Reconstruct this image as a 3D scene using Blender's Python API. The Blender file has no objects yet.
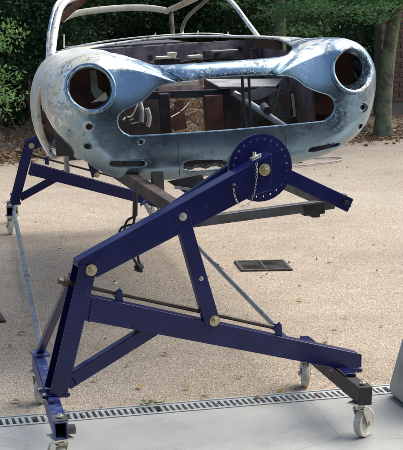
import bpy, bmesh, math, random
import numpy as np
from mathutils import Vector, Matrix

random.seed(7); rng = np.random.default_rng(7)
sc = bpy.context.scene
C = sc.collection
R = math.radians

# ------------------------------------------------------------------ camera, sky, sun, exposure
cam_d = bpy.data.cameras.new('camera'); cam = bpy.data.objects.new('camera', cam_d); C.objects.link(cam)
cam_d.sensor_fit = 'VERTICAL'; cam_d.sensor_height = 36; cam_d.lens = 104.0
cam_d.clip_start = 0.05; cam_d.clip_end = 500
cam.location = (-1.355, -4.995, 1.6)
YAW, PIT = R(12.5), math.atan(210/1300)
fw = Vector((math.sin(YAW)*math.cos(PIT), math.cos(YAW)*math.cos(PIT), -math.sin(PIT)))
cam.rotation_euler = fw.to_track_quat('-Z', 'Y').to_euler()
sc.camera = cam

SUN_EL, SUN_AZ = 52, 70        # azimuth measured from +Y towards +X
world = bpy.data.worlds.new('World'); sc.world = world; world.use_nodes = True
wn = world.node_tree
bg = wn.nodes['Background']; sky = wn.nodes.new('ShaderNodeTexSky'); sky.sky_type = 'NISHITA'
sky.sun_disc = False; sky.sun_elevation = R(SUN_EL); sky.sun_rotation = R(SUN_AZ)
sky.air_density = 1.0; sky.dust_density = 2.5; sky.ozone_density = 1.0
wn.links.new(sky.outputs[0], bg.inputs[0]); bg.inputs[1].default_value = 0.14
sd = bpy.data.lights.new('sun', 'SUN'); so = bpy.data.objects.new('sun', sd); C.objects.link(so)
sd.energy = 2.7; sd.angle = R(70); sd.color = (1.0, 0.95, 0.87)
sv = Vector((math.sin(R(SUN_AZ))*math.cos(R(SUN_EL)), math.cos(R(SUN_AZ))*math.cos(R(SUN_EL)), math.sin(R(SUN_EL))))
so.rotation_euler = (-sv).to_track_quat('-Z', 'Y').to_euler(); so.location = (0, 0, 20)
sc.view_settings.view_transform = 'Standard'; sc.view_settings.look = 'None'
sc.view_settings.gamma = 1; sc.view_settings.exposure = 0.80

# ------------------------------------------------------------------ materials
def mat(name, col=(.5, .5, .5), rough=.6, metal=0., **kw):
    m = bpy.data.materials.new(name); m.use_nodes = True
    nt = m.node_tree; b = nt.nodes['Principled BSDF']
    b.inputs['Base Color'].default_value = (*col, 1); b.inputs['Roughness'].default_value = rough
    b.inputs['Metallic'].default_value = metal
    for k, v in kw.items(): b.inputs[k.replace('_', ' ')].default_value = v
    return m
def N(m, t, **kw):
    n = m.node_tree.nodes.new(t)
    for k, v in kw.items():
        if k in n.inputs: n.inputs[k].default_value = v
        else: setattr(n, k, v)
    return n
def L(m, a, b): m.node_tree.links.new(a, b)
def ramp(m, fac, stops):
    r = N(m, 'ShaderNodeValToRGB'); e = r.color_ramp.elements
    while len(e) < len(stops): e.new(.5)
    for el, (p, c) in zip(e, stops): el.position = p; el.color = (*c, 1) if len(c) == 3 else c
    L(m, fac, r.inputs[0]); return r
def noise(m, scale, detail=4, rough=.55, vec=None, dist=0.):
    n = N(m, 'ShaderNodeTexNoise'); n.inputs['Scale'].default_value = scale; n.inputs['Detail'].default_value = detail
    n.inputs['Roughness'].default_value = rough; n.inputs['Distortion'].default_value = dist
    L(m, (vec or coord(m)), n.inputs['Vector']); return n.outputs[0]
def coord(m, which='Object'):
    for n in m.node_tree.nodes:
        if n.type == 'TEX_COORD': return n.outputs[which]
    return N(m, 'ShaderNodeTexCoord').outputs[which]
def mixc(m, fac, a, b, mode='MIX'):
    n = N(m, 'ShaderNodeMix', data_type='RGBA', blend_type=mode)
    for v, i in ((fac, 0), (a, 6), (b, 7)):
        if isinstance(v, (int, float)): n.inputs[i].default_value = v
        elif isinstance(v, tuple): n.inputs[i].default_value = (*v, 1)
        else: L(m, v, n.inputs[i])
    return n.outputs[2]
def mathn(m, op, a, b=0., clamp=False):
    n = N(m, 'ShaderNodeMath', operation=op, use_clamp=clamp)
    for v, i in ((a, 0), (b, 1)):
        if isinstance(v, (int, float)): n.inputs[i].default_value = v
        else: L(m, v, n.inputs[i])
    return n.outputs[0]
def base(m): return m.node_tree.nodes['Principled BSDF']
def bump(m, h, strength=.3, dist=.002):
    b = N(m, 'ShaderNodeBump'); b.inputs['Strength'].default_value = strength; b.inputs['Distance'].default_value = dist
    L(m, h, b.inputs['Height']); L(m, b.outputs[0], base(m).inputs['Normal'])

def worn(name, col, col2, rough=.5, metal=0., scale=8, amount=.5, bs=.15, bd=.001, fine=60, **kw):
    """base colour drifting towards a second colour in patches, with fine relief"""
    m = mat(name, col, rough, metal, **kw)
    f = ramp(m, noise(m, scale, 6, .65), [(amount-.08, (0, 0, 0)), (amount+.12, (1, 1, 1))])
    L(m, mixc(m, f.outputs[0], col, col2), base(m).inputs['Base Color'])
    rr = N(m, 'ShaderNodeMapRange'); rr.inputs[3].default_value = rough*.8; rr.inputs[4].default_value = min(1, rough*1.4)
    L(m, noise(m, scale*2.3, 5), rr.inputs[0]); L(m, rr.outputs[0], base(m).inputs['Roughness'])
    bump(m, noise(m, fine, 3), bs, bd)
    return m

NAVY = worn('navy_paint', (.007, .009, .064), (.011, .015, .095), .24, 0, 5, .5, .12, .0006, 90, Specular_IOR_Level=.38)
# scuffs and dust on the paint
_s = ramp(NAVY, noise(NAVY, 38, 8, .75), [(.625, (0, 0, 0)), (.66, (1, 1, 1))])
_c = base(NAVY).inputs['Base Color'].links[0].from_socket
L(NAVY, mixc(NAVY, mathn(NAVY, 'MULTIPLY', _s.outputs[0], .45), _c, (.13, .14, .2)), base(NAVY).inputs['Base Color'])
BLUEWORN = worn('scuffed_blue_paint', (.018, .03, .15), (.12, .15, .26), .45, 0, 22, .56, .2, .0008, 80)
GALV = worn('galvanised_steel', (.42, .45, .46), (.28, .3, .31), .42, .7, 14, .5, .15, .0005, 70)
ZINC = worn('bright_zinc', (.72, .7, .62), (.5, .48, .4), .3, .85, 25, .5, .1, .0003, 90)
BRASS = worn('yellow_zinc', (.62, .55, .32), (.45, .4, .26), .35, .8, 60, .5, .1, .0003, 90)
STEEL = worn('bare_grey_steel', (.15, .155, .16), (.09, .085, .08), .45, .6, 12, .5, .2, .0006, 60)
DARKSTEEL = worn('dark_painted_steel', (.028, .027, .03), (.06, .055, .05), .5, .3, 14, .55, .2, .0006, 60)
ROD = worn('oiled_steel_rod', (.09, .075, .06), (.05, .04, .035), .4, .6, 18, .5, .2, .0006, 60)
NYLON = worn('cream_nylon', (.62, .61, .54), (.36, .33, .27), .5, 0, 22, .55, .1, .0005, 80)
RUSTY = worn('brown_rust', (.16, .062, .04), (.07, .04, .035), .8, .1, 14, .5, .5, .002, 50)
PURPLEGREY = worn('dull_bay_paint', (.055, .052, .068), (.13, .11, .115), .65, .1, 7, .52, .3, .001, 40)
BLACK = worn('black_rubber', (.012, .012, .013), (.03, .03, .03), .6, 0, 20, .5, .2, .0005, 60)
UNDER = worn('undercoated_steel', (.05, .042, .04), (.13, .085, .06), .8, .1, 10, .55, .5, .002, 40)
SHELF = worn('dusty_light_metal', (.36, .36, .34), (.2, .19, .18), .5, .4, 9, .52, .2, .001, 50)
TAN = worn('flaking_tan_underseal', (.66, .52, .36), (.34, .2, .12), .9, 0, 16, .55, 1.0, .008, 28)
CREAM = worn('cream_primer', (.66, .62, .48), (.4, .33, .2), .6, 0, 12, .6, .3, .001, 50)
PALEPART = worn('pale_hose', (.6, .6, .58), (.35, .3, .28), .5, 0, 20, .55, .2, .001, 50)
BARK = worn('mossy_bark', (.13, .15, .075), (.06, .05, .035), .9, 0, 7, .5, 1.0, .02, 16)
TWIG = worn('dry_twig', (.11, .075, .045), (.05, .035, .025), .9, 0, 12, .5, .5, .002, 40)

# car paint: whitish top coat worn through to blue grey primer, peppered with chips; the nose also has top light painted in
def car_paint(name, flake, white=(.74, .79, .80), dark_bias=0., nose=False):
    """blue silver metallic sheet; flaking whitish coat where 'flake' is high, bare slate patches, chips and runs"""
    m = mat(name, (.3, .42, .5), .3, .6)
    co = coord(m)
    sep = N(m, 'ShaderNodeSeparateXYZ'); L(m, co, sep.inputs[0])
    low_ = noise(m, 3.1, 4, .6, co)
    metalc = mixc(m, noise(m, 2.6, 5, .6, co), (.16, .245, .325), (.40, .53, .61))
    streak = noise(m, 7.5, 8, .72, co, .6)
    c = mixc(m, ramp(m, streak, [(.38, (0, 0, 0)), (.62, (.7, .7, .7))]).outputs[0], metalc, (.24, .33, .39))
    # bare slate areas
    sl = ramp(m, mathn(m, 'ADD', mathn(m, 'MULTIPLY', noise(m, 6.5, 9, .74, co, .3), .75), mathn(m, 'MULTIPLY', noise(m, 30, 6, .75, co), .25)), [(.535-dark_bias, (0, 0, 0)), (.56-dark_bias, (.75, .75, .75)), (.62-dark_bias, (1, 1, 1))])
    c = mixc(m, mathn(m, 'MULTIPLY', sl.outputs[0], .6), c, (.11, .165, .21))
    # whitish flaking coat; on the nose it also paints in light on upper faces
    f = mathn(m, 'ADD', mathn(m, 'MULTIPLY', noise(m, 5.2, 9, .74, co, .3), .6), mathn(m, 'MULTIPLY', noise(m, 26, 8, .78, co), .4))
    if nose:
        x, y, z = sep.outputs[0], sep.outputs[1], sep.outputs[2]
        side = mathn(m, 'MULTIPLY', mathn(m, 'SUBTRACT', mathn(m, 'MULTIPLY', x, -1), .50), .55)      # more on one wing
        up_light = mathn(m, 'MULTIPLY', mathn(m, 'SUBTRACT', z, .315), 1.0)  # whiter with height: brightness of the upper surfaces put into the colour
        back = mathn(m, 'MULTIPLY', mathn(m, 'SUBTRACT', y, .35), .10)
        bsum = mathn(m, 'ADD', mathn(m, 'ADD', mathn(m, 'MAXIMUM', side, -.08), mathn(m, 'MINIMUM', mathn(m, 'MAXIMUM', up_light, -.17), .10)), mathn(m, 'MINIMUM', back, .08))
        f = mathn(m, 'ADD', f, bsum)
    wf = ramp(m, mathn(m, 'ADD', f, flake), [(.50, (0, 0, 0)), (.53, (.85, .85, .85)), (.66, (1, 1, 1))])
    creamy = mixc(m, ramp(m, noise(m, 8, 6, .7, co), [(.45, (0, 0, 0)), (.6, (1, 1, 1))]).outputs[0], white, (.68, .62, .44))
    c = mixc(m, wf.outputs[0], c, creamy)
    # chips in drifts
    ch = mathn(m, 'ADD', noise(m, 52, 9, .8, co), mathn(m, 'MULTIPLY', mathn(m, 'SUBTRACT', low_, .5), .5))
    if nose:   # the nose bar and wing fronts are the most stone chipped
        ch = mathn(m, 'ADD', ch, mathn(m, 'MULTIPLY', mathn(m, 'MINIMUM', mathn(m, 'MAXIMUM', mathn(m, 'MULTIPLY', mathn(m, 'SUBTRACT', sep.outputs[2], .27), 1.0), -.04), .035), 1.0))
    chips = ramp(m, ch, [(.60, (0, 0, 0)), (.625, (1, 1, 1))])
    c = mixc(m, mathn(m, 'MULTIPLY', chips.outputs[0], .85), c, (.035, .05, .065))
    sp = ramp(m, noise(m, 90, 6, .8, co), [(.655, (0, 0, 0)), (.68, (1, 1, 1))])
    c = mixc(m, mathn(m, 'MULTIPLY', sp.outputs[0], .25), c, (.75, .78, .78))
    L(m, c, base(m).inputs['Base Color'])
    met = mathn(m, 'SUBTRACT', .92, mathn(m, 'MULTIPLY', mathn(m, 'MAXIMUM', wf.outputs[0], chips.outputs[0]), .85), True); L(m, met, base(m).inputs['Metallic'])
    rr = N(m, 'ShaderNodeMapRange'); rr.inputs[3].default_value = .19; rr.inputs[4].default_value = .40
    L(m, mathn(m, 'ADD', mathn(m, 'MULTIPLY', streak, .7), mathn(m, 'MULTIPLY', wf.outputs[0], .3)), rr.inputs[0]); L(m, rr.outputs[0], base(m).inputs['Roughness'])
    h = mathn(m, 'ADD', mathn(m, 'MULTIPLY', wf.outputs[0], .35), mathn(m, 'SUBTRACT', mathn(m, 'ADD', mathn(m, 'MULTIPLY', noise(m, 4.5, 3), 2.6), mathn(m, 'MULTIPLY', streak, .5)), chips.outputs[0]))
    bump(m, h, .4, .0018)
    return m
PAINT = car_paint('flaking_silver_blue_paint', .02)
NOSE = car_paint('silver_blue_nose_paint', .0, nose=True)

def gravel_mat():
    m = mat('fine_gravel', (.4, .35, .29), .9)
    co = coord(m)
    v = N(m, 'ShaderNodeTexVoronoi'); v.inputs['Scale'].default_value = 175; L(m, co, v.inputs['Vector'])
    g = ramp(m, v.outputs['Color'], [(0, (.17, .125, .09)), (.3, (.33, .27, .20)), (.62, (.43, .37, .29)), (.9, (.53, .48, .40)), (1, (.68, .65, .60))])
    big = ramp(m, mathn(m, 'ADD', mathn(m, 'MULTIPLY', noise(m, .55, 6, .65, co, .5), .7), mathn(m, 'MULTIPLY', noise(m, 4.5, 5, .65, co), .3)), [(.34, (.74, .69, .64)), (.5, (.97, .94, .90)), (.64, (1.12, 1.12, 1.1))])
    c = mixc(m, 1., g.outputs[0], big.outputs[0], 'MULTIPLY')
    sp = ramp(m, noise(m, 26, 6, .7, co), [(.645, (0, 0, 0)), (.70, (1, 1, 1))])
    c = mixc(m, mathn(m, 'MULTIPLY', sp.outputs[0], .7), c, (.13, .085, .055))
    L(m, c, base(m).inputs['Base Color'])
    h = mathn(m, 'ADD', mathn(m, 'SUBTRACT', 1, v.outputs['Distance']), noise(m, 70, 3, .6, co))
    bump(m, h, .8, .004)
    return m
GRAVEL = gravel_mat()
def concrete_mat():
    m = mat('worn_concrete', (.36, .37, .36), .75)
    co = coord(m)
    c = ramp(m, noise(m, 1.7, 7, .65, co), [(.3, (.31, .32, .30)), (.5, (.39, .40, .375)), (.72, (.46, .465, .44))])
    st = ramp(m, noise(m, 6, 8, .7, co), [(.60, (0, 0, 0)), (.74, (1, 1, 1))])
    c = mixc(m, mathn(m, 'MULTIPLY', st.outputs[0], .4), c.outputs[0], (.2, .18, .15))
    drip = ramp(m, noise(m, 2.3, 9, .72, co, 1.2), [(.56, (0, 0, 0)), (.60, (1, 1, 1)), (.66, (.3, .3, .3))])
    c = mixc(m, mathn(m, 'MULTIPLY', drip.outputs[0], .16), c, (.16, .14, .11))
    vc = N(m, 'ShaderNodeTexVoronoi', feature='DISTANCE_TO_EDGE'); vc.inputs['Scale'].default_value = .9; L(m, mixc(m, .12, co, N(m, 'ShaderNodeTexNoise', Scale=5).outputs['Color']), vc.inputs['Vector'])
    ck = ramp(m, vc.outputs['Distance'], [(0, (1, 1, 1)), (.004, (0, 0, 0))]); c = mixc(m, mathn(m, 'MULTIPLY', ck.outputs[0], .35), c, (.15, .14, .12))
    gr = ramp(m, noise(m, 160, 3, .6, co), [(.35, (.88, .88, .88)), (.65, (1.08, 1.08, 1.08))])
    c = mixc(m, 1., c, gr.outputs[0], 'MULTIPLY')
    L(m, c, base(m).inputs['Base Color'])
    bump(m, mathn(m, 'ADD', noise(m, 120, 4, .6, co), noise(m, 9, 3, .6, co)), .35, .0015)
    return m
CONCRETE = concrete_mat()
CHANNEL = worn('channel_concrete', (.42, .44, .43), (.3, .31, .29), .7, 0, 14, .55, .3, .001, 90)
GRATE = worn('galvanised_grating', (.5, .53, .53), (.36, .37, .36), .5, .35, 18, .5, .2, .0008, 80)
DIRT = worn('leafy_dirt', (.13, .095, .065), (.07, .05, .035), .95, 0, 3, .5, 1, .02, 12)
IRON = worn('cast_iron', (.045, .042, .04), (.12, .1, .085), .6, .4, 20, .55, .4, .001, 60)
BRICKM = worn('red_brick', (.12, .062, .045), (.055, .035, .03), .9, 0, 9, .5, .6, .003, 50)
MORTAR = worn('mortar', (.11, .1, .085), (.13, .12, .1), .95, 0, 12, .5, .6, .003, 50)
GREYMETAL = worn('weathered_grey_paint', (.42, .43, .41), (.30, .31, .30), .55, .2, 9, .5, .25, .001, 50)
PLASTER = worn('grey_render', (.22, .215, .2), (.16, .155, .15), .9, 0, 5, .5, .5, .003, 40)

def leaf_mat(name, a, b, trans=.25):
    m = mat(name, a, .5)
    info = N(m, 'ShaderNodeNewGeometry')
    L(m, mixc(m, info.outputs['Random Per Island'], a, b), base(m).inputs['Base Color'])
    t = N(m, 'ShaderNodeBsdfTranslucent'); L(m, mixc(m, info.outputs['Random Per Island'], b, a), t.inputs[0])
    mx = N(m, 'ShaderNodeMixShader'); mx.inputs[0].default_value = trans
    L(m, base(m).outputs[0], mx.inputs[1]); L(m, t.outputs[0], mx.inputs[2])
    L(m, mx.outputs[0], m.node_tree.nodes['Material Output'].inputs[0])
    return m
LF_DARK = leaf_mat('dark_leaves', (.013, .036, .011), (.048, .108, .032), .28)
LF_MID = leaf_mat('mid_leaves', (.022, .062, .018), (.065, .15, .04), .3)
LF_BRIGHT = leaf_mat('bright_leaves', (.12, .28, .07), (.28, .46, .16), .45)
LF_DRY = leaf_mat('dry_leaves', (.30, .16, .06), (.10, .06, .035), .1)
LF_YEL = leaf_mat('yellow_leaves', (.52, .38, .10), (.32, .18, .06), .2)

# ------------------------------------------------------------------ mesh helpers
class MB:
    def __init__(s): s.v = []; s.f = []
    def add(s, v, f):
        o = len(s.v); s.v += [tuple(p) for p in v]; s.f += [tuple(i+o for i in q) for q in f]; return s
    def prism(s, poly, y0, y1, M=None):
        """outline in (x, z) extruded along y"""
        n = len(poly)
        v = [(x, y0, z) for x, z in poly] + [(x, y1, z) for x, z in poly]
        f = [tuple(range(n)), tuple(range(2*n-1, n-1, -1))] + [(i, i+n, (i+1) % n+n, (i+1) % n) for i in range(n)]
        if M is not None: v = [M @ Vector(p) for p in v]
        return s.add(v, f)
    def box(s, x0, x1, y0, y1, z0, z1):
        return s.prism([(x0, z0), (x1, z0), (x1, z1), (x0, z1)], y0, y1)
    def bar(s, a, b, w, h, up=(0, 0, 1)):
        """rectangular bar from a to b; w across, h along up"""
        a, b = Vector(a), Vector(b); d = (b-a).normalized(); u = Vector(up); x = d.cross(u).normalized(); u = x.cross(d).normalized()
        v = [p+x*(i*w/2)+u*(j*h/2) for p in (a, b) for i, j in ((-1, -1), (1, -1), (1, 1), (-1, 1))]
        return s.add(v, [(0, 3, 2, 1), (4, 5, 6, 7), (0, 1, 5, 4), (1, 2, 6, 5), (2, 3, 7, 6), (3, 0, 4, 7)])
    def cyl(s, a, b, r, n=20, r2=None, caps=True):
        a, b = Vector(a), Vector(b); d = (b-a).normalized(); r2 = r if r2 is None else r2
        x = d.orthogonal().normalized(); y = d.cross(x)
        v = [p+(x*math.cos(t)+y*math.sin(t))*q for p, q in ((a, r), (b, r2)) for t in [2*math.pi*i/n for i in range(n)]]
        f = [(i, (i+1) % n, (i+1) % n+n, i+n) for i in range(n)]
        if caps: f += [tuple(range(n-1, -1, -1)), tuple(range(n, 2*n))]
        return s.add(v, f)
    def tube(s, pts, r, n=10, closed=False, w=None, up=None):
        """swept round (or elliptical, w = other radius) tube"""
        P = [Vector(p) for p in pts]; m = len(P); rr = r if hasattr(r, '__len__') else [r]*m
        prev = None; v = []
        for i, p in enumerate(P):
            d = (P[(i+1) % m if closed else min(i+1, m-1)]-P[i-1 if (i or closed) else 0]).normalized()
            if up is not None: x = d.cross(Vector(up)).normalized()
            else:
                x = (prev-d*prev.dot(d)).normalized() if prev is not None else d.orthogonal().normalized()
            prev = x; y = d.cross(x)
            for k in range(n):
                t = 2*math.pi*k/n; v.append(p+x*math.cos(t)*rr[i]+y*math.sin(t)*(w if w else rr[i]))
        f = []
        for i in range(m if closed else m-1):
            for k in range(n):
                a = i*n+k; b = i*n+(k+1) % n; c = ((i+1) % m)*n+(k+1) % n; e = ((i+1) % m)*n+k
                f.append((a, b, c, e))
        if not closed: f += [tuple(range(n-1, -1, -1)), tuple(range((m-1)*n, m*n))]
        return s.add(v, f)
    def lathe(s, prof, o, axis, n=40, closed=False):
        """prof: (radius, distance along axis)"""
        o, d = Vector(o), Vector(axis).normalized(); x = d.orthogonal().normalized(); y = d.cross(x); m = len(prof)
        v = [o+d*h+(x*math.cos(2*math.pi*k/n)+y*math.sin(2*math.pi*k/n))*r for r, h in prof for k in range(n)]
        f = [(i*n+k, i*n+(k+1) % n, ((i+1) % m)*n+(k+1) % n, ((i+1) % m)*n+k) for i in range(m if closed else m-1) for k in range(n)]
        return s.add(v, f)

def mesh_obj(name, verts, faces, m, parent=None, smooth=False, bevel=0., inv=False, sharp=None):
    me = bpy.data.meshes.new(name); me.from_pydata([tuple(p) for p in verts], [], faces)
    me.materials.append(m); me.update()
    if smooth:
        me.shade_smooth()
        if sharp: me.set_sharp_from_angle(angle=R(sharp))
    o = bpy.data.objects.new(name, me); C.objects.link(o)
    if parent is not None: o.parent = parent
    if bevel:
        b = o.modifiers.new('bevel', 'BEVEL'); b.width = bevel; b.segments = 2; b.limit_method = 'ANGLE'; b.angle_limit = R(35)
        b.harden_normals = False
    return o
def fixn(o):
    bm = bmesh.new(); bm.from_mesh(o.data); bmesh.ops.recalc_face_normals(bm, faces=bm.faces[:]); bm.to_mesh(o.data); bm.free(); return o
def obj(name, mb, m, parent=None, smooth=False, bevel=0., sharp=35):
    return fixn(mesh_obj(name, mb.v, mb.f, m, parent, smooth, bevel, sharp=sharp))
def tag(o, label=None, cat=None, group=None, kind=None):
    if label: o['label'] = label
    if cat: o['category'] = cat
    if group: o['group'] = group
    if kind: o['kind'] = kind
    return o
def thing(name, label, cat, loc=(0, 0, 0), rot=(0, 0, 0), group=None):
    o = bpy.data.objects.new(name, None); C.objects.link(o); o.location = loc; o.rotation_euler = rot
    o.empty_display_size = .1
    return tag(o, label, cat, group)
def dup(o, parent=None):
    c = o.copy(); C.objects.link(c)
    if parent is not None: c.parent = parent
    for ch in [q for q in bpy.data.objects if q.parent == o]: dup(ch, c)
    return c

# ------------------------------------------------------------------ ground, concrete, far edge
def sheet(name, poly, z, m, kind='structure', sub=0):
    o = mesh_obj(name, [(x, y, z) for x, y in poly], [tuple(range(len(poly)))], m)
    return tag(o, kind=kind)
tag(obj('ground', MB().box(-150, 150, -150, 250, -.6, -.20), DIRT), kind='structure')
# the drain runs along a line that is slightly turned against the stand
DA = Vector((-1.06, .046, 0)); DB = Vector((.682, .150, 0)); DD = (DB-DA).normalized(); DN = Vector((-DD.y, DD.x, 0))
def dl(s, n): p = DA+DD*s+DN*n; return (p.x, p.y)
HW = .066
# gravel sheet (behind the drain), gently uneven
gx = np.concatenate([np.linspace(-9, -2, 15), np.linspace(-1.9, 3, 60), np.linspace(3.2, 16, 30)])
gy = np.concatenate([np.linspace(0, 4, 60), np.linspace(4.2, 16, 40)])
gv, gf = [], []
for j, yy in enumerate(gy):
    for i, xx in enumerate(gx):
        t = (xx-DA.x)/DD.x; y0 = DA.y+DD.y*t+HW+.004
        fade = min(1, yy/.4)
        gv.append((xx, y0+yy, (-.005+fade*(.003*math.sin(xx*2.1+yy*.7)+.003*math.sin(yy*3.3-xx)))))
nx = len(gx)
for j in range(len(gy)-1):
    for i in range(nx-1):
        gf.append((j*nx+i, j*nx+i+1, (j+1)*nx+i+1, (j+1)*nx+i))
tag(mesh_obj('gravel_yard', gv, gf, GRAVEL, smooth=True), kind='structure')
cp = [dl(-6, -HW-.004), dl(8, -HW-.004), (9, -9), (-7, -9)]
tag(obj('concrete_floor', MB().add([(x, y, 0) for x, y in cp]+[(x, y, -.15) for x, y in cp], [(0, 1, 2, 3), (7, 6, 5, 4), (0, 4, 5, 1)]), CONCRETE), kind='structure')
# dirt bank under the trees
bv, bf = [], []
bx = np.linspace(-9, 18, 60); by = np.linspace(0, 24, 40)
for j, t in enumerate(by):
    for i, x in enumerate(bx):
        edge = 9.75+.22*x+.25*math.sin(x*1.7)+.12*math.sin(x*4.1)
        bv.append((x, edge+t, -.01+.05*min(1, t/1.2)+.03*math.sin(x*3+t*2)*min(1, t)+.02*max(0, t-2)))
for j in range(len(by)-1):
    for i in range(59): bf.append((j*60+i, j*60+i+1, (j+1)*60+i+1, (j+1)*60+i))
tag(mesh_obj('leafy_bank', bv, bf, DIRT, smooth=True), kind='structure')
def bank_z(x, y):
    t = y-(9.75+.22*x+.25*math.sin(x*1.7)+.12*math.sin(x*4.1))
    return -.005 if t < 0 else -.01+.05*min(1, t/1.2)+.02*max(0, t-2)

# ------------------------------------------------------------------ drainage channel
t = thing('drainage_channel', 'long slotted metal drain set between the gravel and the concrete floor', 'drain', (DA.x, DA.y, 0), (0, 0, math.atan2(DD.y, DD.x)))
fr = MB(); 
for a, b in ((-HW, -.055), (.055, HW)): fr.box(-3, 5, a, b, -.09, .003)
fr.box(-3, 5, -.055, .055, -.10, -.085)
obj('channel_edge', fr, CHANNEL, t, bevel=.0015)
gr = MB()
for a, b in ((-.0545, -.038), (.038, .0545)): gr.box(-3, 5, a, b, -.02, -.001)
obj('grating_rail', gr, GRATE, t, bevel=.001)
bars = MB().box(-.0065, .0065, -.0378, .0378, -.018, -.0015)
b0 = obj('grating_bar', bars, GRATE, t, bevel=.001)
s = -.35; k = 0
while s < 2.35:
    b = b0 if k == 0 else b0.copy()
    if k: C.objects.link(b)
    b.location.x = s; b.rotation_euler.z = random.uniform(-.02, .02)
    s += .0262 + (.012 if k % 19 == 18 else 0); k += 1
far = MB()
for q in np.arange(-3, -.37, .0262): far.box(q-.0065, q+.0065, -.0378, .0378, -.018, -.0015)
for q in np.arange(2.38, 5, .0262): far.box(q-.0065, q+.0065, -.0378, .0378, -.018, -.0015)
tag(obj('grating_bars', far, GRATE, t), kind='stuff')
lt = MB()
for _ in range(160):
    q = random.uniform(-.4, 2.4); n = random.uniform(-.035, .035); a = random.uniform(0, 6.3); l = random.uniform(.006, .014)
    z = -.045+random.uniform(0, .02)
    lt.add([(q, n, z), (q+l*math.cos(a), n+l*math.sin(a), z+.004), (q+l*math.cos(a+.9), n+l*math.sin(a+.9), z)], [(0, 1, 2)])
for _ in range(90):
    q = random.choice((.28, .3, .95, 1.1, 1.5, 1.55, 2.0))+random.gauss(0, .09); n = random.gauss(0, .035); a = random.uniform(0, 6.3); l = random.uniform(.006, .016); z = random.uniform(.002, .006)
    lt.add([(q, n, z), (q+l*math.cos(a), n+l*math.sin(a), z+.005), (q+l*math.cos(a+1.), n+l*math.sin(a+1.), z)], [(0, 1, 2)])
tag(mesh_obj('trapped_debris', lt.v, lt.f, LF_DRY, t), kind='stuff')

# ------------------------------------------------------------------ gully gratings in the gravel
def gully(loc, rz, label):
    g = thing('gully_grate', label, 'drain cover', loc, (0, 0, rz), 'cast iron gully grates in the gravel')
    f = MB(); w = .165
    for a, b, c, d in ((-w, w, -w, -w+.022), (-w, w, w-.022, w), (-w, -w+.022, -w+.022, w-.022), (w-.022, w, -w+.022, w-.022), (-.008, .008, -w+.022, w-.022)):
        f.box(a, b, c, d, -.03, .007)
    obj('frame', f, IRON, g, bevel=.002)
    obj('sump', MB().box(-w+.003, w-.003, -w+.003, w-.003, -.03, .0), BLACK, g)
    bm_ = MB().box(-.066, .066, -.006, .006, -.02, .005); p = None
    for sx in (-.076, .076):
        for i in range(9):
            if p is None: q = p = obj('grate_bar', bm_, IRON, g, bevel=.001)
            else: q = p.copy(); C.objects.link(q)
            q.location = (sx, -.124+i*.031, 0)
    return g
gully((.817, 2.97, .002), R(-6), 'square cast iron gully grate flush in the middle of the gravel yard')
gully((-1.09, 1.93, .001), R(4), 'cast iron gully grate cut off by the left edge of the photo')

# ------------------------------------------------------------------ rotisserie stands
def slab(poly, n0, n1): return MB().prism(poly, n0, n1)
def beam_poly(a, b, h0, h1=None):
    (x0, z0), (x1, z1) = a, b; h1 = h1 or h0; l = math.hypot(x1-x0, z1-z0); nx_, nz = -(z1-z0)/l, (x1-x0)/l
    return [(x0-nx_*h0/2, z0-nz*h0/2), (x1-nx_*h1/2, z1-nz*h1/2), (x1+nx_*h1/2, z1+nz*h1/2), (x0+nx_*h0/2, z0+nz*h0/2)]
def bolt_mb(s, z, n, r, l=.012):
    m = MB().cyl((s, n, z), (s, n-l*.25, z), r*1.25, 24)
    m.cyl((s, n-l*.25, z), (s, n-l, z), r*.8, 6)
    m.cyl((s, n-l, z), (s, n-l*1.5, z), r*.42, 14)
    return m
def holed_disc(R0, n0, n1, rh, rr, nh, r_in):
    """index plate with a ring of real holes"""
    mb = MB(); K = 8
    def P(r, a, y): return (r*math.cos(a), y, r*math.sin(a))
    da = 2*math.pi/nh; ra, rb = rr-.014, rr+.014
    for i in range(nh):
        a0 = i*da; ac = a0+da/2
        cx, cz = rr*math.cos(ac), rr*math.sin(ac)
        out = [(rb, a0+da), (rb, ac), (rb, a0), (rr, a0), (ra, a0), (ra, ac), (ra, a0+da), (rr, a0+da)]
        o2 = [P(r, a, n0) for r, a in out]
        hol = []
        for r, a in out:
            px, pz = r*math.cos(a)-cx, r*math.sin(a)-cz; l = math.hypot(px, pz); hol.append((cx+px/l*rh, n0, cz+pz/l*rh))
        for y, flip in ((n0, False), (n1, True)):
            v = [(p[0], y, p[2]) for p in o2]+[(p[0], y, p[2]) for p in hol]
            f = [(j, (j+1) % K, (j+1) % K+K, j+K) for j in range(K)]
            mb.add(v, f)
        mb.add([(p[0], y, p[2]) for y in (n0, n1) for p in hol], [(j, (j+1) % K, (j+1) % K+K, j+K) for j in range(K)])
        for sgn in (0, 1):                                             # inner fan and outer ring, two slices each
            aa, ab = a0+sgn*da/2, a0+(sgn+1)*da/2
            for y in (n0, n1):
                mb.add([P(r_in, aa, y), P(r_in, ab, y), P(ra, ab, y), P(ra, aa, y)], [(0, 1, 2, 3)])
                mb.add([P(rb, aa, y), P(rb, ab, y), P(R0, ab, y), P(R0, aa, y)], [(0, 1, 2, 3)])
            mb.add([P(R0, aa, n0), P(R0, ab, n0), P(R0, ab, n1), P(R0, aa, n1)], [(0, 1, 2, 3)])
    return mb

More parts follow.
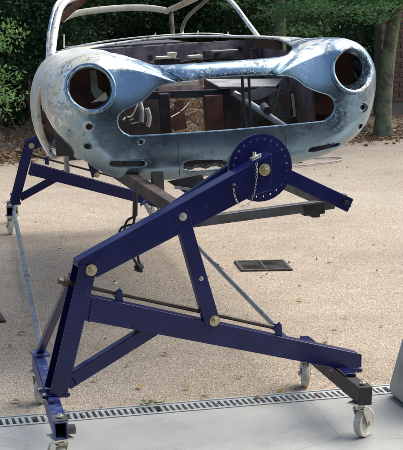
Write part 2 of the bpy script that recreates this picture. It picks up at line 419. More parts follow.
def caster(parent, x, y, zt, turn, r=.058):
    """swivel caster hanging under zt, wheel bottom on z = 0"""
    c, s_ = math.cos(turn), math.sin(turn); off = .028
    M = Matrix.Translation((x, y, 0)) @ Matrix.Rotation(turn, 4, 'Z')
    f = MB()
    def T(m): m.v = [tuple(M @ Vector(p)) for p in m.v]; return m
    f.box(-.042, .042, -.036, .036, zt-.006, zt-.0005)
    f.cyl((0, 0, zt-.006), (0, 0, zt-.018), .026, 20, .03)
    f.cyl((0, 0, zt-.018), (0, 0, zt-.026), .03, 20, .022)
    for sy in (-1, 1):
        f.prism([(-.022, zt-.024), (.022, zt-.024), (off+.018, r+.002), (off+.008, r-.014), (off-.008, r-.014), (off-.016, r)], sy*.021, sy*.0245)
    f.box(-.022, .022, -.0208, .0208, zt-.029, zt-.0262)
    fo = obj('caster', T(f), ZINC, parent, bevel=.001)
    w = MB().lathe([(.010, -.015), (.02, -.017), (.024, -.012), (r-.016, -.012), (r-.011, -.016), (r-.003, -.0155), (r, -.011), (r, .011), (r-.003, .0155), (r-.011, .016), (r-.016, .012), (.024, .012), (.02, .017), (.010, .015)],
                   (off, 0, r), (0, 1, 0), 40)
    obj('wheel', T(w), NYLON, fo, smooth=True, sharp=40)
    a = MB().cyl((off, -.030, r), (off, .030, r), .006, 12); a.cyl((off, -.031, r), (off, -.0248, r), .010, 6); a.cyl((off, .0248, r), (off, .031, r), .010, 6)
    obj('axle_bolt', T(a), ZINC, fo, bevel=.0006)

def stand(label, loc, rz, footL, footR, beamA=(.115, .546), beamB=(1.247, .2305), armend=(.853, 1.086), fw_=.048, dz=0., sR=1.2):
    t = thing('rotisserie_stand', label, 'car stand', loc, (0, 0, rz), 'blue car rotisserie stands')
    zt0, zt1 = .146, .210
    for (a, b, tr) in ((footL[0], footL[1], footL[2]), (footR[0], footR[1], footR[2])):
        a, b = Vector((*a, 0)), Vector((*b, 0)); d = (b-a).normalized(); ang = math.atan2(d.y, d.x)
        ln = (b-a).length; w = fw_
        # hollow square tube with an open end
        prof_o = [(-w/2, zt0), (w/2, zt0), (w/2, zt1), (-w/2, zt1)]; q = .005
        prof_i = [(-w/2+q, zt0+q), (w/2-q, zt0+q), (w/2-q, zt1-q), (-w/2+q, zt1-q)]
        v = [(l, x, z) for l in (0, ln) for x, z in prof_o]+[(l, x, z) for l in (0, ln) for x, z in prof_i]
        f = [(i, (i+1) % 4, (i+1) % 4+4, i+4) for i in range(4)]+[(8+i, 12+i, 12+(i+1) % 4, 8+(i+1) % 4) for i in range(4)]
        f += [(i, 8+i, 8+(i+1) % 4, (i+1) % 4) for i in range(4)]+[(4+i, 4+(i+1) % 4, 12+(i+1) % 4, 12+i) for i in range(4)]
        Mx = Matrix.Translation((a.x, a.y, 0)) @ Matrix.Rotation(ang, 4, 'Z')
        isL = tr[0] == 'L'
        ft = MB().add([Mx @ Vector(p) for p in v], f); o = obj('foot_tube', ft, BLUEWORN if isL else DARKSTEEL, t, bevel=.002)
        # upper rail plate, worn blue, on the tube
        rail = MB().box(.22 if isL else .16, ln-.02, -w/2+.004, w/2-.004, zt1+.0005, zt1+.014)
        rail.v = [tuple(Mx @ Vector(p)) for p in rail.v]; obj('foot_rail', rail, BLUEWORN if isL else NAVY, t, bevel=.002)
        # end collar and its bolt
        if isL:
            col = MB().box(.004, .075, -w/2-.003, w/2+.003, zt1+.0005, zt1+.006); col.box(.02, .06, -w/2-.030, -w/2-.001, zt0+.012, zt0+.036)
        else:
            col = MB().box(-.001, .10, -w/2-.004, w/2+.004, zt1+.0005, zt1+.006); col.box(-.004, -.0005, -w/2-.002, w/2+.002, zt0-.001, zt1+.005)
        col.v = [tuple(Mx @ Vector(p)) for p in col.v]; obj('end_collar', col, STEEL if isL else DARKSTEEL, t, bevel=.0015)
        nut = MB().cyl((.03, 0, zt1+.0102), (.03, 0, zt1+.017), .013, 6); nut.cyl((.03, 0, zt1+.017), (.03, 0, zt1+.023), .006, 12)
        nut.v = [tuple(Mx @ Vector(p)) for p in nut.v]; obj('nut', nut, ZINC, t, bevel=.0006)
        for l, tn in ((.045, tr[1]), (ln-.05, tr[2])):
            p = Mx @ Vector((l, 0, 0)); caster(t, p.x, p.y, zt0, tn)
    # clamping sleeves that carry post and beam
    for sx, zc, tilt in ((.006, .224, 0), (sR, .2035, .0)):
        m = MB().box(sx-.052, sx+.052, -.04, .05, zc-.006, zc+.006)
        if sx < 1: m.box(sx-.045, sx+.045, -.034, .044, .215, zc-.0065)
        obj('sleeve', m, NAVY, t, bevel=.002)
        for qx in (-.042, .042):
            for qn in (-.03, .04):
                b = MB().cyl((sx+qx, qn, zc+.006), (sx+qx, qn, zc+.013), .008, 6); b.cyl((sx+qx, qn, zc-.012), (sx+qx, qn, zc-.0065), .008, 6)
                obj('clamp_bolt', b, ZINC, t, bevel=.0005)
    # post: channel of front plate, web and rear plate
    pp = beam_poly((.012, .231), (.132, .70+dz), .066)
    post = slab(pp, -.046, -.040); post.prism(pp, .040, .046); web = beam_poly((.026, .238), (.146, .694+dz), .014)
    post.prism(web, -.0395, .0395)
    obj('post', post, NAVY, t, bevel=.0015)
    # weld / edge strip
    # lower beam, boxed
    bl = beam_poly(beamA, beamB, .092, .080); bl[1] = (beamB[0], bl[1][1]); bl[2] = (beamB[0], bl[2][1])
    obj('lower_beam', slab(bl, -.034, .034), NAVY, t, bevel=.003)
    obj('end_cap', MB().box(beamB[0]+.0005, beamB[0]+.004, -.032, .032, bl[1][1]+.003, bl[2][1]-.003), NAVY, t, bevel=.001)
    obj('brace', slab(beam_poly((.052, .262), (.392, .44), .052), -.022, .022), NAVY, t, bevel=.003)
    # upper arm
    ax, az = armend
    arm = [(.098, .722+dz), (.092, .700+dz), (.165, .655+dz), (.775, .925+dz), (ax-.0, az-.14), (ax, az)]
    obj('upper_arm', slab(arm, -.037, .037), NAVY, t, bevel=.003)
    obj('link_strut', slab(beam_poly((.489, .885+dz), (.617, .445+dz), .055, .062), -.0395, -.0045), NAVY, t, bevel=.003)
    # screw rod with knob and guide tabs
    rod = MB().cyl((.062, 0, .638+dz), (.915, 0, .392+dz), .0085, 14)
    rod.cyl((.05, 0, .6415+dz), (.068, 0, .636+dz), .017, 12); rod.cyl((.03, 0, .647+dz), (.05, 0, .6415+dz), .013, 6)
    obj('screw_rod', rod, ROD, t, bevel=.001)
    for (s0, z0) in ((.255, .578+dz), (.897, .398+dz)):
        tb = MB().prism([(s0-.016, z0-.035), (s0+.016, z0-.04), (s0+.014, z0+.014), (s0+.004, z0+.026), (s0-.012, z0+.016)], -.014, -.010)
        tb.cyl((s0-.004, -.016, z0+.0), (s0-.004, .016, z0+.0), .014, 12)
        obj('rod_guide', tb, NAVY, t, bevel=.001)
    # prop from the rear of the left foot up to the post
    fL = Vector((*footL[1], 0)); fa = Vector((*footL[0], 0)); pb = fL+(fa-fL).normalized()*.10
    obj('prop', MB().bar((pb.x, pb.y, .235), (.098, .05, .655+dz), .030, .022), NAVY, t, bevel=.002)
    obj('prop_foot', MB().box(pb.x-.034, pb.x+.034, pb.y-.045, pb.y+.045, .2245, .236), BLUEWORN, t, bevel=.002)
    # weld beads, lumpy, where the members meet
    def weld(pts, r=.0042):
        P = [Vector(pts[0]).lerp(Vector(pts[-1]), q) for q in np.linspace(0, 1, 22)]
        obj('weld_bead', MB().tube([p+Vector((random.uniform(-1, 1), random.uniform(-1, 1), random.uniform(-1, 1)))*.0009 for p in P], [r*random.uniform(.75, 1.2) for _ in P], 7), NAVY, t, smooth=True)
    zA = beamA[1]; weld([(.148, -.0345, zA+.030), (.133, -.0345, zA-.055)]); weld([(.065, -.022, .295), (.09, -.022, .255)]); weld([(.355, -.0225, .438), (.425, -.0225, .425)])
    weld([(.0, -.046, .2305), (.052, -.046, .2305)]); weld([(sR-.045, -.0345, .2105), (sR+.04, -.0345, .2105)], .003)
    # pivots
    for s0, z0, n0, r, m in ((.142, .686, -.0465, .017, BRASS), (.497, .862, -.0375, .0125, ZINC), (.568, .624, -.040, .007, ZINC), (.622, .457, -.040, .0165, BRASS)):
        obj('pivot_bolt', bolt_mb(s0, z0+dz, n0, r), m, t, bevel=.0008)
    return t
R75 = math.atan2(.16, 1.22)
st1 = stand('navy blue rotisserie stand in the foreground, standing across the drain with its lifting arm raised', (-.89, -.36, 0), R75,
            ((-.042, -.30), (.095, .655), ('L', R(100), R(60))), ((1.136, -.29), (1.235, .50), ('R', R(32), R(70))))
# index disc on the head of the arm
D0 = (.845, 1.020)
dsc = holed_disc(.131, .0, .010, .0048, .112, 24, .012); dsc.v = [(x+D0[0], y+.052, z+D0[1]) for x, y, z in dsc.v]
obj('index_disc', dsc, NAVY, st1)
obj('index_hub', MB().cyl((D0[0], .038, D0[1]), (D0[0], .0515, D0[1]), .045, 28), NAVY, st1, smooth=True)
obj('axis_bolt', bolt_mb(D0[0]-.022, D0[1]+.004, -.0375, .0185, .015), BRASS, st1, bevel=.001)
obj('spindle', MB().cyl((D0[0], .0625, D0[1]), (D0[0], .33, D0[1]), .03, 24), STEEL, st1, smooth=True)
# locking pin and its chain
pin = MB().cyl((.772, -.040, 1.064), (.80, -.055, 1.08), .006, 10); pin.cyl((.785, -.03, 1.066), (.785, -.03, 1.092), .007, 10); pin.bar((.765, -.035, 1.068), (.81, -.035, 1.085), .010, .006)
po = obj('locking_pin', pin, ZINC, st1, bevel=.0006)
def bez(p0, p1, p2, p3, t): return p0*(1-t)**3+p1*3*t*(1-t)**2+p2*3*t*t*(1-t)+p3*t**3
cpz = [Vector((.785, -.050, 1.058)), Vector((.80, -.052, .86)), Vector((.70, -.05, .85)), Vector((.695, -.046, .965))]
dense = [bez(*cpz, i/200) for i in range(201)]
lk = MB(); NL = 14
pts = []
for i in range(NL): 
    a = 2*math.pi*i/NL; pts.append((.0068*math.cos(a), .0034*math.sin(a), 0))
lk.tube(pts, .0010, 6, closed=True)
acc = 0; last = dense[0]; cnt = 0; l0 = None
for i in range(1, 201):
    acc += (dense[i]-dense[i-1]).length
    if acc >= .0104:
        acc = 0; d = (dense[i]-last).normalized(); last = dense[i]
        if l0 is None: o = l0 = obj('chain_link', lk, ZINC, po, smooth=True)
        else: o = l0.copy(); C.objects.link(o)
        q = d.to_track_quat('X', 'Y').to_matrix().to_4x4() @ Matrix.Rotation(R(90)*(cnt % 2)+R(20), 4, 'X')
        o.matrix_local = Matrix.Translation(dense[i]) @ q; cnt += 1
obj('chain_peg', MB().cyl((.695, -.037, .972), (.695, -.056, .976), .005, 10), ZINC, st1)

st2 = stand('navy blue rotisserie stand behind the left wheel arch, at the far end of the car', (-.655, 4.62, 0), R(-1),
            ((-.03, -.12), (.05, .55), ('L', R(95), R(80))), ((1.10, -.12), (1.14, .55), ('R', R(95), R(95))),
            beamA=(.13, .48), beamB=(1.12, .19), armend=(.853, 1.02), dz=-.035, sR=1.12)
obj('index_disc', MB().cyl((.83, -.052, 1.0), (.83, -.062, 1.0), .131, 48), NAVY, st2, smooth=False)

obj('foot_clamp', MB().bar((.965, -.16, .215), (1.03, -.16, .10), .03, .03), GALV, st2, bevel=.003)
obj('foot_clamp', MB().bar((.93, -.15, .20), (.985, -.15, .25), .04, .012), BLUEWORN, st2, bevel=.003)
# spreader poles between the stands
def pole(label, a, b, r=.015):
    a, b = Vector(a), Vector(b); t = thing('spreader_pole', label, 'metal pole', a, (0, 0, 0), 'galvanised poles joining the two stands')
    m = a.lerp(b, .42); o = Vector(a)
    obj('pole', MB().tube([Vector((0, 0, 0)), m-a+Vector((0, 0, -.004)), b-a], r, 14), GALV, t, smooth=True, sharp=60)
    obj('sleeve_joint', MB().cyl((m-a)-(b-a).normalized()*.09, (m-a)+(b-a).normalized()*.09, r*1.18, 14), GALV, t, smooth=True, sharp=60)
    obj('joint_bolt', MB().cyl((m-a)+Vector((-.0, 0, r+.006)), (m-a)+Vector((0, 0, -r-.006)), .006, 6), DARKSTEEL, t)
    return t
pole('long galvanised pole running back along the left side to the far stand', (-.857, .36, .185), (-.655, 4.55, .175))
pole('long galvanised pole running back from the right foot, seen through the lifting arm', (.228, .34, .183), (.43, 4.5, .175), .013)

# ------------------------------------------------------------------ the car body shell
DEL, ROLL = R(2.0), R(3.5)
O_ = Vector((0, 0, .996)); cd, sdn = math.cos(DEL), math.sin(DEL)
Rz = Matrix(((cd, sdn, 0), (-sdn, cd, 0), (0, 0, 1))); Ry = Matrix(((math.cos(ROLL), 0, -math.sin(ROLL)), (0, 1, 0), (math.sin(ROLL), 0, math.cos(ROLL))))
Rc = Rz @ Ry
car = thing('car_body_shell', 'bare silver blue sports car body shell without bonnet or headlights, held on the rotisserie', 'car body', O_ + Rc @ Vector((0, .6, 0)), Rc.to_euler())

def crom(P, n):
    """open Catmull-Rom through P, n samples"""
    P = np.array(P, float); Q = np.vstack([2*P[0]-P[1], P, 2*P[-1]-P[-2]])
    u = np.linspace(0, len(P)-1-1e-9, n); i = u.astype(int); t = (u-i)[:, None]
    p0, p1, p2, p3 = Q[i], Q[i+1], Q[i+2], Q[i+3]
    return .5*((2*p1)+(-p0+p2)*t+(2*p0-5*p1+4*p2-p3)*t*t+(-p0+3*p1-3*p2+p3)*t**3)
def crom3(P, n): return crom(P, n)
FO = [(0, -.105), (.25, -.10), (.45, -.078), (.60, -.02), (.712, .08), (.778, .21), (.775, .33), (.70, .422), (.59, .465), (.46, .462), (.365, .43), (.285, .405), (.14, .400), (0, .400)]
MI = [(0, -.15), (.3, -.15), (.50, -.15), (.69, -.115), (.755, -.01), (.79, .11), (.79, .25), (.735, .375), (.64, .435), (.54, .460), (.46, .464), (.32, .470), (.15, .480), (0, .485)]
RE = [(0, -.15), (.3, -.15), (.55, -.15), (.70, -.13), (.765, -.02), (.79, .10), (.785, .23), (.74, .35), (.66, .43), (.56, .455), (.48, .462), (.3, .475), (.14, .485), (0, .49)]
Rr = [.07, .07, .075, .09, .11, .14, .13, .10, .10, .12, .11, .085, .062, .058]
Dd = [.06, .06, .07, .11, .18, .24, .22, .16, .16, .19, .165, .115, .08, .07]
NH = 300
fo, mi, re_ = crom(FO, NH), crom(MI, NH), crom(RE, NH)
rr_ = crom([(a, 0) for a in Rr], NH)[:, 0]; dd_ = crom([(a, 0) for a in Dd], NH)[:, 0]
uu = np.linspace(0, len(FO)-1, NH)
def full(a, flip=True):
    b = a[1:-1][::-1].copy()
    if flip: b[:, 0] *= -1
    return np.vstack([a, b]) if a.ndim > 1 else np.concatenate([a, a[1:-1][::-1]])
F_, M_, E_ = full(fo), full(mi), full(re_)
F_[:, 1] += .042*F_[:, 0]*np.clip((.06-F_[:, 1])/.12, 0, 1)     # the lower edge hangs lower on one side
r1 = np.concatenate([rr_, rr_[1:-1][::-1]]); d1 = np.concatenate([dd_, dd_[1:-1][::-1]]); u1 = np.concatenate([uu, uu[1:-1][::-1]])
NT = len(F_); CEN = np.array([0, .2])
tan_ = np.roll(F_, -1, 0)-np.roll(F_, 1, 0); nor = np.stack([tan_[:, 1], -tan_[:, 0]], 1); nor /= np.linalg.norm(nor, axis=1)[:, None]
h_ = np.maximum(((F_-CEN)*nor).sum(1), .12)
def sstep(a): a = np.clip(a, 0, 1); return a*a*(3-2*a)
def basey(x, z):
    ax = np.abs(x)
    y = .02*(np.minimum(ax, .45)/.45)**2+np.maximum(ax-.45, 0)**2*1.15
    sp_ = lambda a, w: w*np.logaddexp(0, a/w)
    y += (sp_(z-.25, .03)-.0)*.42*sstep((ax-.17)/.26)*(1-.55*sstep((ax-.46)/.1))
    y += sp_(.0-z, .03)*.22
    return y
rows = []
def addrow(k, ya):
    p = CEN+(F_-CEN)*k[:, None]; rows.append(np.stack([p[:, 0], basey(p[:, 0], p[:, 1])+ya, p[:, 1]], 1))
kin = 1-r1/h_
for q in np.linspace(.12, 1, 62)[:-1]: addrow(kin*q, np.zeros(NT))
for a in np.linspace(math.pi/2, 0, 26):
    e = r1*(1-math.cos(a)); addrow(1-e/h_, d1*(1-math.sin(a)))
ye = rows[-1][:, 1].copy(); YEND = 1.585
tt = np.linspace(0, 1, 112)[1:]
for q in tt:
    y = ye+(YEND-ye)*q
    g1 = sstep((y-ye)/.62); g2 = sstep((y-.75)/.8)
    p = F_*(1-g1)[:, None]+M_*g1[:, None]; p = p*(1-g2)[:, None]+E_*g2[:, None]
    rows.append(np.stack([p[:, 0], y, p[:, 1]], 1))
V = np.vstack(rows); NR = len(rows)
ii = np.arange(NR-1)[:, None]*NT+np.arange(NT)[None]; jj = np.arange(NR-1)[:, None]*NT+(np.arange(NT)[None]+1) % NT
Q = np.stack([ii, jj, jj+NT, ii+NT], -1).reshape(-1, 4)
TH = np.tile(u1, NR)
# denting: light unevenness of the hand beaten panels
V[:, 1] += .0018*np.sin(V[:, 0]*13+V[:, 2]*9)*np.sin(V[:, 2]*17-V[:, 0]*5)

def sd_poly(P, poly):
    """signed distance, negative inside"""
    poly = np.array(poly, float); n = len(poly); d = np.full(len(P), 1e9); ins = np.zeros(len(P), bool)
    for i in range(n):
        a, b = poly[i], poly[(i+1) % n]; e = b-a; w = P-a
        t = np.clip((w@e)/max(e@e, 1e-12), 0, 1); q = w-t[:, None]*e; d = np.minimum(d, (q**2).sum(1))
        c = ((a[1] > P[:, 1]) != (b[1] > P[:, 1])); xx = (b[0]-a[0])*(P[:, 1]-a[1])/(b[1]-a[1]+1e-15)+a[0]
        ins ^= c & (P[:, 0] < xx)
    d = np.sqrt(d); return np.where(ins, -d, d)
def sd_ell(P, c, a, b, rot=0.):
    x, y = P[:, 0]-c[0], P[:, 1]-c[1]; cr, sr = math.cos(rot), math.sin(rot); x, y = x*cr+y*sr, -x*sr+y*cr
    return (np.sqrt((x/a)**2+(y/b)**2)-1)*min(a, b)
def sd_slot(P, c, hl, r, rot=0.):
    x, y = P[:, 0]-c[0], P[:, 1]-c[1]; cr, sr = math.cos(rot), math.sin(rot); x, y = x*cr+y*sr, -x*sr+y*cr
    return np.hypot(np.maximum(np.abs(x)-hl, 0), y)-r
half = [(0, .1), (.40, .104), (.452, .112), (.482, .135), (.494, .165), (.487, .198), (.462, .222), (.42, .238), (.37, .262), (.325, .298), (.285, .318), (.20, .330), (.1, .336), (0, .338)]
hs = crom(half, 120); grille = np.vstack([hs, hs[1:-1][::-1]*[-1, 1]])
bh = crom([(0, .098), (.18, .102), (.27, .118), (.33, .165), (.366, .25), (.398, .38), (.43, .6), (.455, .9), (.466, 1.14), (.452, 1.33), (.39, 1.455), (.22, 1.525), (0, 1.545)], 160)
bonnet = np.vstack([bh, bh[1:-1][::-1]*[-1, 1]]); bonnet[:, 0] -= .022*np.clip((bonnet[:, 1]-.5)/.6, 0, 1)
arch = [(.775+.405*math.cos(t), -.055+.365*math.sin(t)) for t in np.linspace(0, math.pi, 60)]+[(.37, -.9), (1.18, -.9)]
XZ, XY, YZ = (0, 2), (0, 1), (1, 2)
rs = np.random.default_rng(3)
def ragged(c, hw, hh, rot=0., n=46, amp=.05):
    a = np.linspace(0, 2*math.pi, n, endpoint=False); p = np.stack([hw*np.sign(np.cos(a))*np.abs(np.cos(a))**.45, hh*np.sign(np.sin(a))*np.abs(np.sin(a))**.6], 1)
    p *= 1+amp*rs.standard_normal((n, 1)); cr, sr = math.cos(rot), math.sin(rot)
    return np.stack([c[0]+p[:, 0]*cr-p[:, 1]*sr, c[1]+p[:, 0]*sr+p[:, 1]*cr], 1)
HLX, HLZ, HLR = .596, .322, .099
HO = [  # name, axes, sdf, condition, lip direction
 ('grille', XZ, lambda P: sd_poly(P, grille), lambda V: V[:, 1] < .30, (0, .022, 0)),
 ('headL', XZ, lambda P: sd_ell(P, (-HLX, HLZ), HLR, HLR), lambda V: V[:, 1] < .38, (0, .014, 0)),
 ('headR', XZ, lambda P: sd_ell(P, (HLX, HLZ), HLR, HLR), lambda V: V[:, 1] < .38, (0, .014, 0)),
 ('dotL', XZ, lambda P: sd_ell(P, (-.618, .158), .016, .015), lambda V: V[:, 1] < .38, (0, .01, 0)),
 ('dotR', XZ, lambda P: sd_ell(P, (.636, .150), .014, .017), lambda V: V[:, 1] < .38, (0, .01, 0)),
 ('dotL2', XZ, lambda P: sd_slot(P, (-.628, .069), .003, .0145), lambda V: V[:, 1] < .38, (0, .01, 0)),
 ('dotR2', XZ, lambda P: sd_ell(P, (.630, .062), .015, .017), lambda V: V[:, 1] < .38, (0, .01, 0)),
 ('dotC', XZ, lambda P: sd_ell(P, (-.398, .077), .013, .0135), lambda V: V[:, 1] < .38, (0, .01, 0)),
 ('ovL', XZ, lambda P: sd_slot(P, (-.463, -.016), .064, .0165, R(-4)), lambda V: V[:, 1] < .38, (0, .012, 0)),
 ('ovR', XZ, lambda P: sd_poly(P, np.vstack([ragged((.437, -.014), .082, .0135, R(6), 30, .06)])), lambda V: V[:, 1] < .38, (0, .012, 0)),
 ('tear', XZ, lambda P: sd_poly(P, ragged((-.118, -.050), .104, .027, R(-3), 60, .05)), lambda V: V[:, 1] < .38, (0, .01, 0)),
 ('bonnet', XY, lambda P: sd_poly(P, bonnet), lambda V: V[:, 2] > .25, (0, 0, -.012)),
 ('archL', YZ, lambda P: sd_poly(P, arch), lambda V: V[:, 0] < -.48, (.03, 0, 0)),
 ('archR', YZ, lambda P: sd_poly(P, arch), lambda V: V[:, 0] > .48, (-.03, 0, 0)),
]
polys = Q; tris = np.zeros((0, 3), int); lips = []
def cut(sdv, V, polys, tris):
    E = np.vstack([polys[:, [0, 1]], polys[:, [1, 2]], polys[:, [2, 3]], polys[:, [3, 0]]]+([tris[:, [0, 1]], tris[:, [1, 2]], tris[:, [2, 0]]] if len(tris) else []))
    E.sort(axis=1); E = np.unique(E, axis=0); s0, s1 = sdv[E[:, 0]], sdv[E[:, 1]]
    m = (s0*s1 < 0) & (np.abs(s0-s1) < .3); E = E[m]; s0, s1 = s0[m], s1[m]; t = s0/(s0-s1)
    a = t < .5; P = V.copy(); X = V[E[:, 0]]+(V[E[:, 1]]-V[E[:, 0]])*t[:, None]
    tgt = np.where(a, E[:, 0], E[:, 1]); P[tgt] = X; sdv = sdv.copy(); sdv[tgt] = 0
    ins = sdv < -1e-9; c = ins[polys].sum(1) if len(polys) else np.zeros(0)
    keep = polys[c == 0]; one = polys[c == 1]; nt_ = []
    for k in range(4):
        q = one[ins[one[:, k]]]; nt_.append(q[:, [(k+1) % 4, (k+2) % 4, (k+3) % 4]])
    tris = np.vstack([tris[~ins[tris].any(1)]]+nt_) if len(tris) else np.vstack(nt_)
    return P, keep, tris, set(np.unique(tgt).tolist())
rims = {}
for nm, ax, f, cond, ld in HO:
    s_ = f(V[:, list(ax)]); s_ = np.where(cond(V), s_, 1.)
    V, polys, tris, on = cut(s_, V, polys, tris); lips.append((nm, on, ld))
# underside and rear trimmed away
s_ = np.maximum((ye.max()*0+.14)-V[:, 1], (TH-3.35)*.06)*-1; s_ = -np.minimum(V[:, 1]-.15, (3.3-TH)*.08)
V, polys, tris, on = cut(s_, V, polys, tris); lips.append(('under', on, (0, 0, .02)))
from collections import Counter
faces = [tuple(q) for q in polys.tolist()]+[tuple(q) for q in tris.tolist()]
ec = Counter(); 
for q in faces:
    for a in range(len(q)): ec[tuple(sorted((q[a], q[(a+1) % len(q)])))] += 1
bnd = [e for e, c in ec.items() if c == 1]
vl = V.tolist()
for nm, on, ld in lips:
    mp = {}
    lipf = []
    for a, b in bnd:
        if a in on and b in on:
            for q in (a, b):
                if q not in mp:
                    mp[q] = (len(vl), len(vl)+1); vl.append(list(vl[q])); vl.append([vl[q][k]+ld[k] for k in range(3)])
            faces.append((mp[a][0], mp[b][0], mp[b][1], mp[a][1]))
used = sorted(set(i for f in faces for i in f)); rm = {o: i for i, o in enumerate(used)}
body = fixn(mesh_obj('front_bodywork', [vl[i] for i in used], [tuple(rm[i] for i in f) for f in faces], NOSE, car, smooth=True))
sf = body.modifiers.new('sheet', 'SOLIDIFY'); sf.thickness = .0022; sf.offset = -1
def surf_y(x, z):
    """depth of the front skin at (x, z)"""
    m = (V[:, 1] < .45); d = (V[:, 0]-x)**2+(V[:, 2]-z)**2; d[~m] = 9; return float(V[np.argmin(d), 1])

# headlight rings, bowls
LIGHTR = car_paint('chipped_ring_paint', -.03, (.66, .70, .72), .05)
for sx in (-1, 1):
    # plane through four points of the rim
    pts = [Vector((sx*HLX+math.cos(a)*.104, surf_y(sx*HLX+math.cos(a)*.108, HLZ+math.sin(a)*.108), HLZ+math.sin(a)*.104)) for a in np.linspace(0, 2*math.pi, 48, endpoint=False)]
    ring = MB(); prof = [(.0, -.010), (.008, -.011), (.014, -.006), (.015, .004), (.011, .008), (-.004, .010), (-.007, -.002)]
    n = len(pts); v = []
    for i, p in enumerate(pts):
        a = 2*math.pi*i/n; rd = Vector((math.cos(a), 0, math.sin(a)))
        for r, h in prof: v.append(p+rd*(r-.008)+Vector((0, h, 0)))
    K = len(prof); f = [(i*K+k, ((i+1) % n)*K+k, ((i+1) % n)*K+(k+1) % K, i*K+(k+1) % K) for i in range(n) for k in range(K)]
    ring.add(v, f); rg = obj('headlight_ring', ring, LIGHTR, car, smooth=True, sharp=50)
    # tapering bowl with an open back
    yb = sum(p.y for p in pts)/n; bowl = MB(); v = []
    steps = [(.099, .006), (.097, .03), (.088, .055), (.074, .072), (.072, .078)] if sx > 0 else [(.099, .006), (.0975, .035), (.091, .05)]
    for r, h in steps:
        for i, p in enumerate(pts):
            a = 2*math.pi*i/n; w = min(1, h/.055)
            v.append(Vector((sx*HLX-sx*.0*w+math.cos(a)*r, p.y*(1-w)+(yb)*w+h, HLZ+math.sin(a)*r)))
    m_ = len(steps); f = [(i*n+k, i*n+(k+1) % n, (i+1)*n+(k+1) % n, (i+1)*n+k) for i in range(m_-1) for k in range(n)]
    bowl.add(v, f); bo = obj('headlight_bowl', bowl, LIGHTR, car, smooth=True)
    so_ = bo.modifiers.new('sheet', 'SOLIDIFY'); so_.thickness = .002
# raised rings round the side lamp holes, and blanked holes
def ring_at(x, z, r, t, m, name, h=.004):
    y = surf_y(x, z); obj(name, MB().lathe([(r-t, -h), (r-t*.3, -h), (r, .001), (r, .006), (r-t, .006)], (x, y, z), (0, 1, 0), 28, closed=True), m, car, smooth=True, sharp=50)
ring_at(-.618, .158, .027, .011, CREAM, 'lamp_seat'); ring_at(.636, .150, .026, .010, NOSE, 'lamp_seat')
def blank(x, z, r, m, name='blanking_disc', h=.0035):
    y = surf_y(x, z)+.002; sl = (surf_y(x+.02, z)-surf_y(x-.02, z))/.04; sz = (surf_y(x, z+.02)-surf_y(x, z-.02))/.04
    ax_ = Vector((-sl, 1, -sz)); p = Vector((x, y, z)); obj(name, MB().lathe([(0.0005, -h-.003), (r*.88, -h-.003), (r, -h), (r, .002)], p, ax_, 26), m, car, smooth=True, sharp=40)
blank(.530, .127, .020, NOSE); blank(-.518, .138, .013, NOSE); 
for x, z in ((-.20, .035), (.30, .05), (.70, .12), (-.70, .14)): blank(x, z, .0035, NOSE, 'rivet', .001)
# patch panel seams in the nose
for sx in (.253, -.235):
    p = [(sx+.001*math.sin(z*60), surf_y(sx, z)-.0008, z) for z in np.linspace(-.085, .098, 14)]
    obj('weld_seam', MB().tube(p, .0016, 6), STEEL, car, smooth=True)
# torn strip hanging in the tear
tv = []
for i, x in enumerate(np.linspace(-.20, -.035, 12)):
    z = -.058-.006*math.sin(i*1.3); tv += [(x, .035+.006*math.sin(i*2.1), z+.008+.003*math.sin(i*3.)), (x, .05, z-.006)]
tf = [(2*i, 2*i+1, 2*i+3, 2*i+2) for i in range(11)]
obj('torn_strip', MB().add(tv, tf), SHELF, car)
o = bpy.data.objects[-1] if False else None

# wheel arch liners and inner wings
for sx in (-1, 1):
    v = []; f = []; n = 26
    for i in range(n):
        t = math.pi*(.05+.90*i/(n-1))
        for x in (.47, .75): v.append((sx*x, .775+.415*math.cos(t), -.055+.375*math.sin(t)*(.99 if x < .7 else 1)))
    f = [(2*i, 2*i+1, 2*i+3, 2*i+2) for i in range(n-1)]
    lo = obj('wheel_arch_liner', MB().add(v, f), UNDER, car, smooth=True)
    lo.modifiers.new('sheet', 'SOLIDIFY').thickness = .003
    iw = MB().prism([(0, -.06), (.012, -.06), (.012, .39), (0, .40)], .30, 1.40); iw.v = [(sx*(.465+x), y, z) for x, y, z in iw.v]
    obj('inner_wing', iw, worn('inner_wing_paint', (.06, .055, .07), (.17, .12, .11), .65, .1, 8, .52, .4, .002, 40), car, bevel=.002)
    sp = MB().box(min(sx*.49, sx*.70), max(sx*.49, sx*.70), .395, .400, .10, .40); obj('splash_panel', sp, RUSTY, car)
    # chassis rail and suspension leg
    obj('chassis_rail', MB().bar((sx*.33, .16, -.06), (sx*.36, 1.5, -.09), .075, .07), UNDER, car, bevel=.006)
    obj('suspension_tower', MB().prism([(sx*.40, -.10), (sx*.52, -.10), (sx*.50, .12), (sx*.43, .12)], .62, .95), UNDER, car, bevel=.006)
obj('white_bracket', MB().prism([(-.57, .39), (-.545, .39), (-.54, .31), (-.515, .285), (-.50, .25), (-.53, .245), (-.56, .265), (-.575, .30)], .30, .305), SHELF, car)
obj('pink_primer_stay', MB().prism([(-.58, .245), (-.50, .255), (-.51, .29), (-.54, .27)], .28, .283), CREAM, car)
# stubs seen in the left wheel arch
obj('sill_bracket', MB().box(-.63, -.58, 1.22, 1.27, -.12, -.01), UNDER, car, bevel=.003)
obj('hanging_bolt', MB().cyl((-.66, 1.0, -.15), (-.66, 1.0, -.05), .014, 12), SHELF, car)
